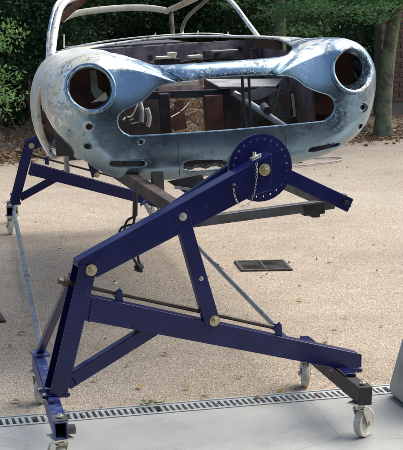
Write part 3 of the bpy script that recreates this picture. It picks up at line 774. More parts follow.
# bulkhead with dash shelf
bk = MB().box(-.64, .62, 1.46, 1.472, -.12, .445); BULK = worn('mottled_bay_paint', (.11, .095, .115), (.34, .25, .23), .65, .1, 8, .50, .4, .002, 40)
obj('bulkhead', bk, BULK, car, bevel=.002)
ps = MB().box(-.46, .46, 1.30, 1.40, .29, .305); obj('bulkhead_shelf', ps, PURPLEGREY, car, bevel=.003)
obj('bulkhead_cap', MB().cyl((-.275, 1.30, .392), (-.275, 1.40, .392), .012, 20), SHELF, car, bevel=.002)
for x0, x1, z0, z1, y0, m, nm in ((-.12, .01, .305, .375, 1.27, DARKSTEEL, 'heater_box'), (-.115, -.02, .378, .392, 1.24, CREAM, 'bracket'), (-.05, -.012, .392, .41, 1.25, CREAM, 'bracket'),
                              (.06, .13, .372, .386, 1.26, CREAM, 'bracket'), (-.14, -.125, .30, .36, 1.26, RUSTY, 'stay'), (.17, .19, .28, .40, 1.37, UNDER, 'stay'), (.20, .34, .39, .40, 1.33, SHELF, 'bracket')):
    obj(nm, MB().box(x0, x1, y0, y0+.1, z0, z1), m, car, bevel=.002)
for k, (x0, x1, z0, z1, yy, m_) in enumerate(((-.36, -.22, .20, .34, 1.35, SHELF), (-.05, .05, .22, .30, 1.30, RUSTY), (.10, .13, .20, .36, 1.28, DARKSTEEL), (.22, .40, .22, .31, 1.34, SHELF), (-.44, -.40, .15, .40, 1.30, UNDER), (.40, .44, .2, .4, 1.28, UNDER))):
    obj('bay_panel', MB().box(x0, x1, yy, yy+.03, z0, z1), m_, car, bevel=.003)
for x in np.linspace(-.5, .5, 9):
    obj('bulkhead_grommet', MB().lathe([(.007, 0), (.007, -.004), (.014, -.004), (.014, 0)], (x, 1.459, .40-.02*abs(math.sin(x*9))), (0, 1, 0), 14), BLACK, car, smooth=True)
obj('cable_loom', MB().tube([(x, 1.36+.01*math.sin(x*20), .345+.012*math.sin(x*9)) for x in np.linspace(-.42, .40, 30)], .007, 8), BLACK, car, smooth=True)
# things seen through the grille opening
flake = MB(); nxg, nzg = 60, 34
for j in range(nzg):
    for i in range(nxg):
        x, z = -.16+.28*i/(nxg-1), -.10+.36*j/(nzg-1); flake.v.append((x, 1.22+.007*rng.standard_normal()+.02*math.sin(x*31)*math.sin(z*27), z))
flake.f = [(j*nxg+i, j*nxg+i+1, (j+1)*nxg+i+1, (j+1)*nxg+i) for j in range(nzg-1) for i in range(nxg-1)]
obj('flaking_toe_board', flake, TAN, car)
obj('pink_primer_panel', MB().box(-.24, .06, 1.0, 1.01, .215, .30), worn('pink_primer', (.50, .36, .32), (.25, .16, .14), .7, 0, 12, .5, .3, .002, 40), car)
obj('dark_side_panel', MB().box(-.45, -.19, .80, .81, -.06, .28), UNDER, car)
obj('rusty_bracket', MB().prism([(-.15, .03), (-.08, .04), (-.09, .11), (-.13, .16), (-.17, .10)], .90, .905), RUSTY, car)
obj('rusty_bracket', MB().prism([(.16, .03), (.24, .03), (.22, .12), (.18, .10)], .58, .60), RUSTY, car)
obj('rusty_bracket', MB().prism([(.36, .11), (.44, .11), (.46, .20), (.40, .22)], .62, .64), RUSTY, car)
for k in range(16):
    x_, z_ = random.uniform(-.14, .06), random.uniform(.0, .19); a_ = random.uniform(-1.2, 1.2); l_ = random.uniform(.02, .05)
    obj('straw', MB().tube([(x_-l_*math.cos(a_), 1.15, z_-l_*math.sin(a_)), (x_, 1.16, z_+.006), (x_+l_*math.cos(a_), 1.15, z_+l_*math.sin(a_))], .0022, 5), CREAM if k % 3 else UNDER, car)
for k, (x0, z0, x1, z1, y_) in enumerate(((-.44, .19, -.36, .12, .35), (-.42, .13, -.30, .22, .45), (.30, .12, .42, .23, .55), (.20, .11, .34, .14, .45), (.02, .24, .18, .19, .62))):
    obj('brake_pipe', MB().tube([Vector((x0, y_, z0)).lerp(Vector((x1, y_+.1, z1)), q)+Vector((0, 0, .012*math.sin(q*9+k))) for q in np.linspace(0, 1, 14)], .004, 7), (ROD, SHELF, BLACK)[k % 3], car, smooth=True)
obj('radiator_rail', MB().bar((-.30, .55, .243), (.12, .55, .225), .03, .036), DARKSTEEL, car, bevel=.003)
obj('yellow_strip', MB().bar((-.20, .9, .268), (.03, .9, .262), .012, .022), CREAM, car, bevel=.002)
obj('radiator_side', MB().box(-.235, -.19, .45, .52, -.02, .25), DARKSTEEL, car, bevel=.004)
rb = MB().box(-.012, .075, .50, .56, .02, .222); obj('rusty_box', rb, RUSTY, car, bevel=.004)
obj('rusty_box_side', MB().prism([(.078, .02), (.155, .02), (.165, .20), (.078, .221)], .53, .62), UNDER, car, bevel=.004)
obj('rusty_plate', MB().prism([(-.10, .02), (-.03, .03), (-.05, .18), (-.09, .17)], .95, .97), RUSTY, car)
for k, (a, b) in enumerate((((-.20, .7, .20), (.02, .9, .06)), ((-.19, .75, .07), (-.02, .9, .17)), ((-.2, .7, .19), (-.12, .8, .16)))):
    obj('bent_wire', MB().tube([Vector(a).lerp(Vector(b), t)+Vector((0, 0, .01*math.sin(t*5+k))) for t in np.linspace(0, 1, 9)], .0035, 6), SHELF if k else UNDER, car, smooth=True)
for k, (x, z0, z1) in enumerate(((-.357, .125, .235), (-.325, .115, .20))):
    obj('pale_hose', MB().tube([(x+.01*math.sin(t*3), .30, z0+(z1-z0)*t) for t in np.linspace(0, 1, 8)], .011, 10), PALEPART, car, smooth=True)
obj('horn_bracket', MB().prism([(-.40, .105), (-.33, .105), (-.35, .14), (-.40, .135)], .28, .33), UNDER, car)
for x in (.082, .112, .289):
    obj('grille_rod', MB().cyl((x, .075, .09), (x+.003, .075, .37), .0065, 12), BLACK, car, smooth=True)
obj('shelf_plate', MB().add([(.06, .50, .262), (.33, .46, .248), (.44, .75, .262), (.05, .8, .285), (.06, .50, .255), (.33, .46, .241), (.44, .75, .255), (.05, .8, .278)],
    [(0, 1, 2, 3), (7, 6, 5, 4), (0, 4, 5, 1), (1, 5, 6, 2), (2, 6, 7, 3), (3, 7, 4, 0)]), SHELF, car, bevel=.002)
obj('shelf_plate', MB().prism([(.10, .235), (.145, .225), (.24, .25), (.335, .236), (.24, .195), (.165, .19)], .40, .404), SHELF, car)
obj('triangular_plate', MB().prism([(.115, .04), (.19, .20), (.26, .14), (.20, .05)], .42, .424), STEEL, car)
obj('triangular_plate', MB().prism([(.10, .02), (.14, .11), (.15, .02)], .30, .304), SHELF, car)
obj('diagonal_tube', MB().cyl((.13, .48, .225), (.30, .18, .075), .0155, 16), GALV, car, smooth=True, sharp=50)
obj('steering_clamp', MB().cyl((.235, .26, .15), (.235, .33, .165), .02, 16), STEEL, car, bevel=.002)
obj('rear_plate', MB().box(.15, .5, .95, .96, -.05, .22), UNDER, car)
# expanded mesh triangle
em = MB(); 
for i in range(16):
    for sg in (-1, 1):
        x0 = .275+i*.0075-.03
        a, b = Vector((x0, .40, .10)), Vector((x0+sg*.06, .40, .24))
        # clip to the triangle
        P = [a.lerp(b, t) for t in np.linspace(0, 1, 15)]
        P = [p for p in P if .27+(.24-p.z)*.12 < p.x < .385 and p.z < .245-(p.x-.33)**2*4 and p.x > .345-(p.z-.10)*.42-.05]
        if len(P) > 1: em.bar(P[0], P[-1], .0016, .0016, (0, 1, 0))
em.bar((.29, .40, .11), (.335, .40, .245), .006, .006, (0, 1, 0)); em.bar((.29, .40, .11), (.385, .40, .10), .006, .006, (0, 1, 0))
obj('mesh_screen', em, SHELF, car)
obj('cream_stay', MB().bar((.40, .40, .10), (.395, .40, .21), .008, .012), CREAM, car, bevel=.001)
obj('valance_shade_sheet', MB().prism([(-.50, -.045), (-.3, -.062), (.3, -.062), (.46, -.055), (.56, -.01), (.58, .06), (-.55, .06)], .20, .204), DARKSTEEL, car)  # added dark sheet, stands for the shade inside the valance openings
obj('crossmember', MB().bar((-.40, .34, -.07), (.40, .34, -.07), .08, .05), UNDER, car, bevel=.006)

# windscreen frame, roof and back
CX = -.07
def strip(name, pts, wu, wv, m, up=(0, 1, 0), n=12):
    return obj(name, MB().tube([Vector(p) for p in crom(pts, 26)], [wu]*26, n, w=wv, up=up), m, car, smooth=True, sharp=60)
CAB = car_paint('pale_cabin_paint', .06, (.74, .73, .66))
strip('windscreen_pillar', [(-.655, 1.52, .425), (-.628, 1.63, .525), (-.590, 1.76, .63), (-.548, 1.86, .695), (-.46, 1.95, .735), (-.25, 1.99, .755), (CX, 2.0, .76)], .019, .015, CAB)
strip('windscreen_pillar', [(.527, 1.50, .405), (.478, 1.66, .525), (.425, 1.85, .655), (.36, 1.95, .715), (.2, 1.99, .745), (CX, 2.0, .76)], .014, .012, CAB)
strip('pillar_seal_channel', [(-.676, 1.56, .40), (-.651, 1.68, .53), (-.611, 1.81, .64), (-.567, 1.92, .71), (-.49, 2.02, .75)], .014, .012, PAINT)
strip('rear_window_rail', [(-.445, 3.35, .600), (-.40, 3.39, .622), (-.314, 3.41, .640), (-.15, 3.43, .652), (.026, 3.44, .653), (.17, 3.42, .642), (.277, 3.38, .620)], .022, .010, CREAM)
strip('roof_rail', [(-.455, 3.33, .60), (-.42, 2.95, .66), (-.37, 2.6, .72), (-.40, 2.3, .76)], .026, .012, RUSTY)
strip('roof_rail', [(.270, 3.36, .61), (.31, 2.95, .65), (.35, 2.6, .69), (.37, 2.3, .72)], .022, .012, CREAM)
strip('quarter_window_frame', [(.40, 2.3, .70), (.375, 2.45, .66), (.345, 2.62, .615), (.318, 2.8, .56), (.298, 2.88, .49), (.30, 2.85, .44)], .012, .010, SHELF)
strip('inner_quarter_frame', [(.285, 3.2, .60), (.27, 3.1, .54), (.262, 3.05, .48), (.255, 3.0, .44)], .016, .010, UNDER)
# roof skin above the frame
rv = []; ni, nj = 20, 24
for j in range(nj):
    y = 1.99+j/(nj-1)*.95; q = j/(nj-1)
    for i in range(ni):
        x = -1+2*i/(ni-1); hwid = .47-.10*q; zc = .765+.115*math.sin(q*math.pi*.55)
        rv.append((CX+x*hwid-.02*q, y, zc-.075*abs(x)**2.6*(1-.3*q)))
ro = obj('roof', MB().add(rv, [(j*ni+i, j*ni+i+1, (j+1)*ni+i+1, (j+1)*ni+i) for j in range(nj-1) for i in range(ni-1)]), CAB, car, smooth=True)
ro.modifiers.new('sheet', 'SOLIDIFY').thickness = .004
# scuttle, dash top and little upright clips along it
strip('scuttle_lip', [(-.60, 1.53, .452), (-.45, 1.50, .478), (-.232, 1.47, .494), (0, 1.46, .498), (.2, 1.47, .492), (.349, 1.50, .470), (.52, 1.51, .43)], .004, .005, CAB)
dv = [(-.56, 1.58, .415), (.46, 1.58, .40), (.44, 1.78, .38), (-.56, 1.78, .40)]
obj('dash_top', MB().add(dv+[(x, y, z-.015) for x, y, z in dv], [(0, 1, 2, 3), (7, 6, 5, 4), (0, 4, 5, 1), (1, 5, 6, 2), (2, 6, 7, 3), (3, 7, 4, 0)]), DARKSTEEL, car, bevel=.003)
for x, z, h in ((-.585, .462, .075), (.16, .488, .022), (-.08, .493, .02), (.33, .475, .018)):
    obj('clip', MB().cyl((x, 1.55, z), (x+.006, 1.55, z+h), .0035, 8), PALEPART, car, smooth=True)
for sx, y in ((-.30, .62), (.36, .30), (.49, .24), (.57, .24)):
    pass
# flank behind the front wheel arch, sill, rear quarter
for sx in (-1, 1):
    prof = [(.60, -.14), (.685, -.13), (.735, -.06), (.765, .08), (.765, .19), (.735, .29), (.68, .36), (.62, .39)]
    for nm, ya, yb_, k0, k1, ny in (('door_pillar_flank', 1.66, 2.0, .985, .97, 10), ('rear_flank', 2.6, 3.9, .86, .70, 30)):
        v = []; ys = np.linspace(ya, yb_, ny); pc_ = crom(prof, 30); n = len(pc_)
        for j, y in enumerate(ys):
            k = k0+(k1-k0)*j/(ny-1)
            for x, z in pc_: v.append((sx*(x*k)-.03*(y-1.6)/2.3, y, z-(.06*j/(ny-1) if nm[0] == 'd' and z > .2 else 0)))
        fl = []
        for j in range(ny-1):
            y = (ys[j]+ys[j+1])/2
            for i in range(n-1):
                if math.hypot(y-3.25, pc_[i][1]+.06) < .34: continue       # rear wheel arch
                fl.append((j*n+i, j*n+i+1, (j+1)*n+i+1, (j+1)*n+i))
        q_ = obj(nm, MB().add(v, fl), CAB if nm[0] == 'd' else PAINT, car, smooth=True); q_.modifiers.new('sheet', 'SOLIDIFY').thickness = .003
obj('rear_deck', MB().box(-.42, .34, 3.05, 3.75, .40, .41), PURPLEGREY, car)
obj('floor_pan', MB().box(-.62, .60, 1.46, 3.6, -.135, -.125), UNDER, car)
obj('tail_panel', MB().prism([(-.50, -.12), (.42, -.12), (.48, .1), (.42, .38), (-.48, .38), (-.55, .1)], 3.86, 3.88), PAINT, car)

# ------------------------------------------------------------------ cradle that joins the car to the index disc
cr = thing('mounting_cradle', 'steel cradle of grey and blue bars bolted under the nose, behind the index disc', 'mounting frame', (0, .1, .996))
def W(*p): return Vector(p)-Vector((0, .1, .996))
obj('cross_bar', MB().bar(W(-.33, .10, .764), W(.335, .10, .828), .045, .040), STEEL, cr, bevel=.004)
obj('cross_bar_sleeve', MB().bar(W(.20, .10, .8055), W(.29, .10, .814), .052, .047), DARKSTEEL, cr, bevel=.003)
obj('blue_arm', MB().bar(W(-.02, .04, 1.02), W(.385, .04, .828), .036, .060), NAVY, cr, bevel=.004)
obj('blue_arm', MB().bar(W(-.12, .04, .985), W(-.40, .04, .80), .036, .056), NAVY, cr, bevel=.004)
obj('arm_end_bolt', MB().cyl(W(.36, -.0, .845), W(.36, .09, .845), .010, 6), DARKSTEEL, cr)
obj('arm_end_clamp', MB().box(.362, .388, -.075, -.04, -.175, -.145).box(.352, .372, -.07, -.045, -.133, -.122), DARKSTEEL, cr, bevel=.003)
obj('clamp_block', MB().box(.238, .272, -.02, .03, -.222, -.192), DARKSTEEL, cr, bevel=.003)
obj('chassis_arm', MB().bar(W(.30, .09, .842), W(.20, .95, .88), .05, .045), STEEL, cr, bevel=.004)
obj('chassis_arm', MB().bar(W(-.29, .09, .80), W(-.465, .88, .905), .055, .055), UNDER, cr, bevel=.004)
obj('chassis_foot', MB().box(-.54, -.44, .70, .80, -.085, -.045), UNDER, cr, bevel=.004)
obj('upright', MB().bar(W(-.33, .50, .84), W(-.33, .52, .93), .05, .05, (0, 1, 0)), UNDER, cr, bevel=.004)
obj('gusset_plate', MB().prism([(-.30, -.10), (-.15, -.075), (-.10, -.16), (-.22, -.155)], .34, .346), DARKSTEEL, cr)
obj('gusset_edge', MB().bar(W(-.27, .43, .87), W(-.11, .43, .845), .01, .012), SHELF, cr)
cb = thing('hanging_cable', 'black cable looping down below the left of the nose, behind the lifting arm', 'cable', (-.215, 1.2, .675))
OC = Vector((-.215, 1.2, .675)); 
for ctr in ([(-.30, 1.27, .92), (-.302, 1.27, .80), (-.302, 1.27, .70), (-.308, 1.27, .59), (-.335, 1.27, .575), (-.373, 1.27, .560), (-.388, 1.27, .50), (-.35, 1.27, .44), (-.30, 1.27, .46), (-.285, 1.27, .39), (-.265, 1.27, .36), (-.30, 1.27, .365)],
            [(-.31, 1.25, .62), (-.345, 1.25, .60), (-.36, 1.25, .55), (-.352, 1.25, .48), (-.32, 1.25, .42), (-.29, 1.25, .37), (-.275, 1.25, .345), (-.31, 1.25, .355)]):
    obj('cable', MB().tube([Vector(p)-OC for p in [tuple(q) for q in crom(ctr, 60)]], .0065, 8), BLACK, cb, smooth=True)
obj('hanging_strap', MB().tube([Vector(p)-OC for p in ((-.30, 1.262, .93), (-.30, 1.262, .78), (-.304, 1.262, .62))], .013, 8), BLACK, cb, smooth=True)
obj('cable_plug', MB().cyl((-.055, .07, -.325), (-.085, .07, -.30), .018, 14), BLACK, cb, bevel=.003)

# ------------------------------------------------------------------ grey tapered base at the right edge
gp = thing('tapered_base', 'weathered grey tapered metal base cut off by the right edge, standing on the concrete', 'post base', (.81, -.15, 0))
tp = MB(); v = []
for z, a in ((.012, .225), (.03, .236), (.07, .232), (.62, .125), (.64, .11)):
    c_ = .05 if z < .6 else .03
    for x, y in ((-a+c_, -a), (a-c_, -a), (a, -a+c_), (a, a-c_), (a-c_, a), (-a+c_, a), (-a, a-c_), (-a, -a+c_)): v.append((x, y, z))
f = [(k*8+i, k*8+(i+1) % 8, (k+1)*8+(i+1) % 8, (k+1)*8+i) for k in range(4) for i in range(8)]+[tuple(range(7, -1, -1)), tuple(range(32, 40))]
obj('body', tp.add(v, f), GREYMETAL, gp, bevel=.006)
obj('foot_pad', MB().box(-.20, .20, -.20, .20, .0005, .0115), BLACK, gp, bevel=.003)

# ------------------------------------------------------------------ the garage the picture is taken from (behind and around the camera)
gar = thing('garage', 'grey rendered garage with an open front, around the camera', 'building', (0, -6, 0))
for nm, b in (('wall', (-4.2, -4.0, -3.5, 3.0, 0, 2.7)), ('wall', (3.4, 3.6, -3.5, 3.0, 0, 2.7)), ('wall', (-4.2, 3.6, -3.7, -3.502, 0, 2.7)), ('roof', (-4.4, 3.8, -3.9, 3.2, 2.702, 2.9)), ('lintel', (-3.998, 3.398, 2.8, 3.0, 2.35, 2.70))):
    obj(nm, MB().box(*b), PLASTER, gar, bevel=.01)

# ------------------------------------------------------------------ vegetation
def fast_mesh(name, V, nper, m, parent=None):
    """V: (n*nper, 3) vertices; every nper of them make one face"""
    me = bpy.data.meshes.new(name); n = len(V)//nper
    me.vertices.add(len(V)); me.vertices.foreach_set('co', np.ascontiguousarray(V, dtype=np.float32).ravel())
    me.loops.add(len(V)); me.loops.foreach_set('vertex_index', np.arange(len(V), dtype=np.int32))
    me.polygons.add(n); me.polygons.foreach_set('loop_start', np.arange(n, dtype=np.int32)*nper)
    me.update(calc_edges=True); me.materials.append(m)
    o = bpy.data.objects.new(name, me); C.objects.link(o)
    if parent is not None: o.parent = parent
    return o
def leaf_quads(P, size, flat=.0, aspect=.5, seed=0):
    g = np.random.default_rng(seed); n = len(P)
    a = g.normal(size=(n, 3)); a[:, 2] *= (1-flat); a /= np.linalg.norm(a, axis=1)[:, None]
    b = g.normal(size=(n, 3)); b -= (b*a).sum(1)[:, None]*a; b[:, 2] *= (1-flat*.7); b /= np.linalg.norm(b, axis=1)[:, None]
    sz = size*g.uniform(.6, 1.3, n)[:, None]; c = np.cross(a, b)
    tip = a*sz; side = b*sz*aspect*.5; sag = c*sz*.10
    return np.stack([P-tip*.5, P+side+sag, P+tip*.5, P-side+sag], 1).reshape(-1, 3)
def clumps(n, centres, spread, seed):
    g = np.random.default_rng(seed); i = g.integers(0, len(centres), n)
    return centres[i]+g.normal(size=(n, 3))*spread
def crown_centres(k, rad, seed, shell=.75):
    g = np.random.default_rng(seed); d = g.normal(size=(k, 3)); d /= np.linalg.norm(d, axis=1)[:, None]
    r = g.uniform(shell**3, 1, k)**(1/3); r[: k//4] *= .6
    return d*r[:, None]*np.array(rad)
def limb(mb, a, b, r0, r1, seed, wob=.06, n=8):
    g = np.random.default_rng(seed); a, b = Vector(a), Vector(b); ln = (b-a).length
    pts = [a.lerp(b, t)+Vector(g.normal(size=3))*wob*ln*math.sin(math.pi*t)*.5 for t in np.linspace(0, 1, n)]
    mb.tube(pts, [r0+(r1-r0)*t for t in np.linspace(0, 1, n)], 9); return pts

def bush_proto(seed, rad, size, nleaf, m, label, group):
    t = thing('bush', label, 'bush', group=group)
    mb = MB()
    g = random.Random(seed)
    for k in range(9):
        a = g.uniform(0, 6.28); limb(mb, (0, 0, -.05), (math.cos(a)*rad[0]*g.uniform(.2, .8), math.sin(a)*rad[1]*g.uniform(.2, .8), rad[2]*g.uniform(.7, 1.5)), .035, .006, seed*31+k, .2)
    obj('stem', mb, TWIG, t, smooth=True)
    cc = crown_centres(70, rad, seed)+np.array([0, 0, rad[2]*1.02]); cc = cc[cc[:, 2] > .10]
    P = clumps(nleaf, cc, np.array([.17, .17, .13])*max(rad[0], .6), seed+5); P[:, 2] = np.maximum(P[:, 2], .05)
    tag(fast_mesh('foliage', leaf_quads(P, size, .2, .55, seed), 4, m, t), kind='stuff')
    return t
GB = 'evergreen bushes along the back of the yard'
protos = [bush_proto(11, (1.15, .8, 1.25), .062, 24000, LF_DARK, 'broad dark evergreen bush at the back of the yard, behind the car', GB),
          bush_proto(12, (.9, .8, 1.05), .056, 20000, LF_DARK, 'rounded dark bush with loose top at the back of the yard', GB),
          bush_proto(13, (1.25, .9, 1.5), .066, 24000, LF_MID, 'taller green bush at the back of the yard', GB)]
def yb_(x, d): return 9.75+.22*x+d
spots = [(-3.2, 3.6, 0, 1.1, 'dark evergreen bush far left of the yard, outside the rotisserie'), (-1.4, 4.2, 1, 1.15, 'dark bush filling the upper left corner behind the bright leafy shrub'),
         (.1, 3.4, 0, 1.0, 'dark evergreen bush seen through the windscreen opening on the left'), (1.5, 4.3, 1, 1.2, 'dark bush seen through the middle of the windscreen opening'),
         (2.6, 5.0, 2, 1.0, 'tall green bush seen through the quarter window beside the right windscreen pillar'), (3.7, 4.2, 0, 1.05, 'dark evergreen bush rising above the right front wing'),
         (4.6, 6.4, 2, 1.05, 'tall green bush behind the leaning tree trunk'), (8.2, 3.6, 1, 1.2, 'dark bush right of the brick wall'), (10.5, 3.2, 2, 1.2, 'green bush at the far right end of the yard'),
         (-6.0, 2.5, 2, 1.3, 'tall green bush at the far left end of the yard')]
used_ = set()
for k, (x, d, pi, sca, lab) in enumerate(spots):
    o = protos[pi] if pi not in used_ else dup(protos[pi]); used_.add(pi)
    o.location = (x, yb_(x, d), bank_z(x, yb_(x, d))-.03); o.rotation_euler.z = k*1.3; o.scale = (sca,)*3; o['label'] = lab

# long dark hedge closing the yard
hg = thing('hedge', 'long dense dark hedge closing off the yard behind every bush and tree', 'hedge', (3, 20, 0), (0, 0, math.atan(.22)))
g = np.random.default_rng(44); core = []; cf = []
nx2, nz2 = 80, 16
for j in range(nz2):
    for i in range(nx2):
        x = -16+34*i/(nx2-1); z = -.3+5.0*j/(nz2-1); core.append((x, .5+.25*math.sin(x*1.3+z)+.2*g.normal()*.5, z+(.35*math.sin(x*.9)+.3*g.normal() if j == nz2-1 else 0)))
cf = [(j*nx2+i, j*nx2+i+1, (j+1)*nx2+i+1, (j+1)*nx2+i) for j in range(nz2-1) for i in range(nx2-1)]
hm = MB(); hm.v = core+[(x, y+1.2, z) for x, y, z in core]; o_ = len(core); hm.f = cf+[tuple(q+o_ for q in reversed(f)) for f in cf]
hm.f += [((nz2-1)*nx2+i, (nz2-1)*nx2+i+1, (nz2-1)*nx2+i+1+o_, (nz2-1)*nx2+i+o_) for i in range(nx2-1)]
obj('hedge_body', hm, LF_DARK, hg)
n = 120000; P = np.stack([g.uniform(-16, 18, n), g.normal(0, .28, n), g.uniform(0, 1, n)**.8*5.0], 1); P[:, 1] += .28*np.sin(P[:, 0]*1.3+P[:, 2])+.18*np.sin(P[:, 0]*4.1-P[:, 2]*3)
tag(fast_mesh('hedge_leaves', leaf_quads(P, .08, .2, .55, 3), 4, LF_DARK, hg), kind='stuff')

def tree(label, x, d, h, r, lean, crown_r, crown_z, nleaf, m, seed, low=None, size=.13):
    y = yb_(x, d); t = thing('tree', label, 'tree', (x, y, bank_z(x, y)-.03), group=None)
    mb = MB(); top = Vector((lean[0], lean[1], h))
    n = 14; g2 = np.random.default_rng(seed); pts = []
    for i in range(n):
        q = i/(n-1); pts.append(Vector((top.x*q**1.15+.05*math.sin(q*7+seed), top.y*q+.05*math.cos(q*6+seed), h*q)))
    mb.tube(pts, [r*(1.35 if i == 0 else 1.0)*(1-.55*i/(n-1)) for i in range(n)], 16); obj('trunk', mb, BARK, t, smooth=True)
    lm = MB(); cc = crown_centres(90, crown_r, seed+1)+np.array([top.x, top.y, crown_z])
    for k in range(10):
        c_ = cc[g2.integers(0, len(cc))]; limb(lm, pts[g2.integers(6, n-1)], tuple(c_), r*.35, .02, seed*17+k, .15)
    P = clumps(nleaf, cc, np.array([.34, .34, .22]), seed+2)
    if low is not None:
        for (a, b, nl, sp) in low:
            pp = limb(lm, a, b, .04, .008, seed+77, .08); pa = np.array([tuple(p) for p in pp[2:]])
            P = np.vstack([P, clumps(nl, pa, np.array(sp), seed+9)])
    obj('limbs', lm, BARK, t, smooth=True)
    tag(fast_mesh('crown', leaf_quads(P, size, .35, .5, seed), 4, m, t), kind='stuff')
    return t
LB = leaf_mat('yew_sprays', (.05, .14, .045), (.15, .31, .11), .4)
tree('leaning mossy tree trunk at the right, just inside the gravel edge', 4.78, .72, 4.6, .108, (.8, .3), (2.4, 1.8, 1.5), 5.2, 16000, LF_MID, 3, size=.13)
tree('tree with drooping green sprays reaching over the right front wing', 3.9, 2.6, 4.4, .11, (-.3, .2), (2.2, 1.6, 1.4), 5.0, 14000, LF_MID, 5,
     low=None, size=.12)
tree('slim dark tree at the back on the left', -1.9, 5.2, 5.0, .13, (.3, 0), (2.3, 1.8, 1.5), 5.3, 14000, LF_DARK, 8)
tree('slim dark tree standing behind the windscreen frame', 1.0, 5.8, 5.0, .12, (-.2, 0), (2.3, 1.8, 1.5), 5.4, 14000, LF_DARK, 9)
tree('dark tree behind the brick wall', 7.2, 6.5, 5.0, .15, (.2, 0), (2.4, 1.8, 1.5), 5.2, 14000, LF_DARK, 12)

# low sprays hanging into view over the right wing, and the bright shrub at the left
def sprays(name, label, cat, loc, limbs, size, m, seed, sp, group=None, flat=.6):
    t = thing(name, label, cat, loc); lm = MB(); P = np.zeros((0, 3))
    for k, (a, b, nl, r) in enumerate(limbs):
        pp = limb(lm, a, b, r, .005, seed+k, .10, 12); pa = np.array([tuple(p) for p in pp[4:]])
        g3 = np.random.default_rng(seed+k); cen = pa[g3.integers(0, len(pa), 16)]+g3.normal(size=(16, 3))*np.array(sp)*1.6
        P = np.vstack([P, clumps(nl, cen, np.array(sp)*.55, seed+50+k)])
        for c_ in cen[:8]: limb(lm, tuple(pa[np.argmin(((pa-c_)**2).sum(1))]), tuple(c_), .006, .002, seed+k*7, .1, 5)
    obj('branch', lm, BARK, t, smooth=True)
    tag(fast_mesh('foliage', leaf_quads(P, size, flat, .45, seed), 4, m, t), kind='stuff'); return t
sprays('yew_branch', 'long low bough of feathery green sprays hanging above the right front wing', 'tree branch', (3.6, 11.6, 1.6),
       [((1.6, .6, .9), (-.75, -.5, -.03), 2600, .03), ((1.8, .6, .8), (-.2, -.7, -.02), 2600, .03), ((2.0, .5, .8), (.75, -.6, -.12), 2400, .03), ((2.2, .3, .7), (1.2, -.3, -.05), 2200, .03), ((1.7, .6, .9), (.3, -.2, .10), 2000, .03)],
       .06, LB, 21, (.26, .22, .075))
sprays('leafy_shrub', 'bright green leafy shrub at the left edge, above the far stand', 'bush', (-.75, 10.9, .0),
       [((-.5, .3, 0), (.24, -.1, 1.28), 1500, .02), ((-.4, .3, 0), (.10, .0, 1.05), 1300, .02), ((-.6, .3, 0), (.0, .1, 1.5), 1300, .02), ((-.6, .2, 0), (-.35, .0, 1.3), 700, .02), ((-.5, .2, 0), (.32, .0, .88), 500, .015)],
       .062, LF_BRIGHT, 31, (.17, .15, .13), flat=.2)
# tangle of dry twigs under the shrub
tw = MB(); g4 = random.Random(5)
for k in range(240):
    x, y = g4.uniform(-1.6, .9), g4.uniform(-.3, 1.2); a = g4.uniform(0, 6.28); l = g4.uniform(.25, .7)
    p = Vector((x, y, g4.uniform(0, .1))); q = p+Vector((math.cos(a)*l*.8, math.sin(a)*l*.5, g4.uniform(.02, .45)))
    tw.tube([p, p.lerp(q, .5)+Vector((0, 0, g4.uniform(-.04, .1))), q], [.006, .004, .002], 4)
tw_o = obj('twig_pile', tw, TWIG); tw_o.location = (-.35, 10.45, .03); tag(tw_o, 'tangle of dry brown twigs under the leafy shrub', 'brushwood', kind='stuff')

# ------------------------------------------------------------------ brick wall behind the leaning trunk
bw = thing('brick_wall', 'dark red brick wall at the right edge, behind the leaning tree trunk', 'wall', (5.75, 14.2, .25), (0, 0, R(10)))
obj('mortar_core', MB().box(.002, 4.9, .012, .22, -.4, 1.9), MORTAR, bw)
bb = None
for r in range(24):
    for c_ in range(12):
        x = .115+c_*.225+(.1125 if r % 2 else 0)
        if bb is None: q = bb = obj('brick', MB().box(-.1065, .1065, -.0, .06, -.0325, .0325), BRICKM, bw, bevel=.003)
        else: q = bb.copy(); C.objects.link(q)
        q.location = (x, random.uniform(-.003, .002), .04+r*.076); q.rotation_euler = (random.uniform(-.01, .01), 0, random.uniform(-.012, .012))
rest = MB()
for r in range(24):
    for c_ in range(12, 21):
        x = .115+c_*.225+(.1125 if r % 2 else 0); rest.box(x-.1065, x+.1065, 0, .06, .0075+r*.076, .0725+r*.076)
tag(obj('bricks', rest, BRICKM, bw), kind='stuff')
cs = None
for c_ in range(11):
    if cs is None: q = cs = obj('coping_stone', MB().box(-.22, .22, -.03, .25, 0, .06), MORTAR, bw, bevel=.006)
    else: q = cs.copy(); C.objects.link(q)
    q.location = (.225+c_*.445, 0, 1.902)

# ------------------------------------------------------------------ loose stones, litter, fallen leaves
g5 = np.random.default_rng(9)
def gz(x, y):
    t = (x-DA.x)/DD.x; yy = y-(DA.y+DD.y*t+HW+.004); f = np.clip(yy/.4, 0, 1)
    return -.005+f*(.003*np.sin(x*2.1+yy*.7)+.003*np.sin(yy*3.3-x))
n = 16000; px = g5.uniform(-1.9, 1.9, n); py = .25+g5.uniform(0, 1, n)**1.6*5.2; py += DD.y/DD.x*(px-DA.x)*0
ok = py > (DA.y+DD.y*(px-DA.x)/DD.x+HW+.004); px, py = px[ok], py[ok]
qx = g5.uniform(-1.3, 1.1, 260); px = np.concatenate([px, qx]); py = np.concatenate([py, DA.y+DD.y*(qx-DA.x)/DD.x-HW-.01-g5.uniform(0, 1, 260)**3*.5]); n = len(px)
ob = np.array([(1, 0, 0), (0, 1, 0), (-1, 0, 0), (0, -1, 0), (0, 0, 1)], float)
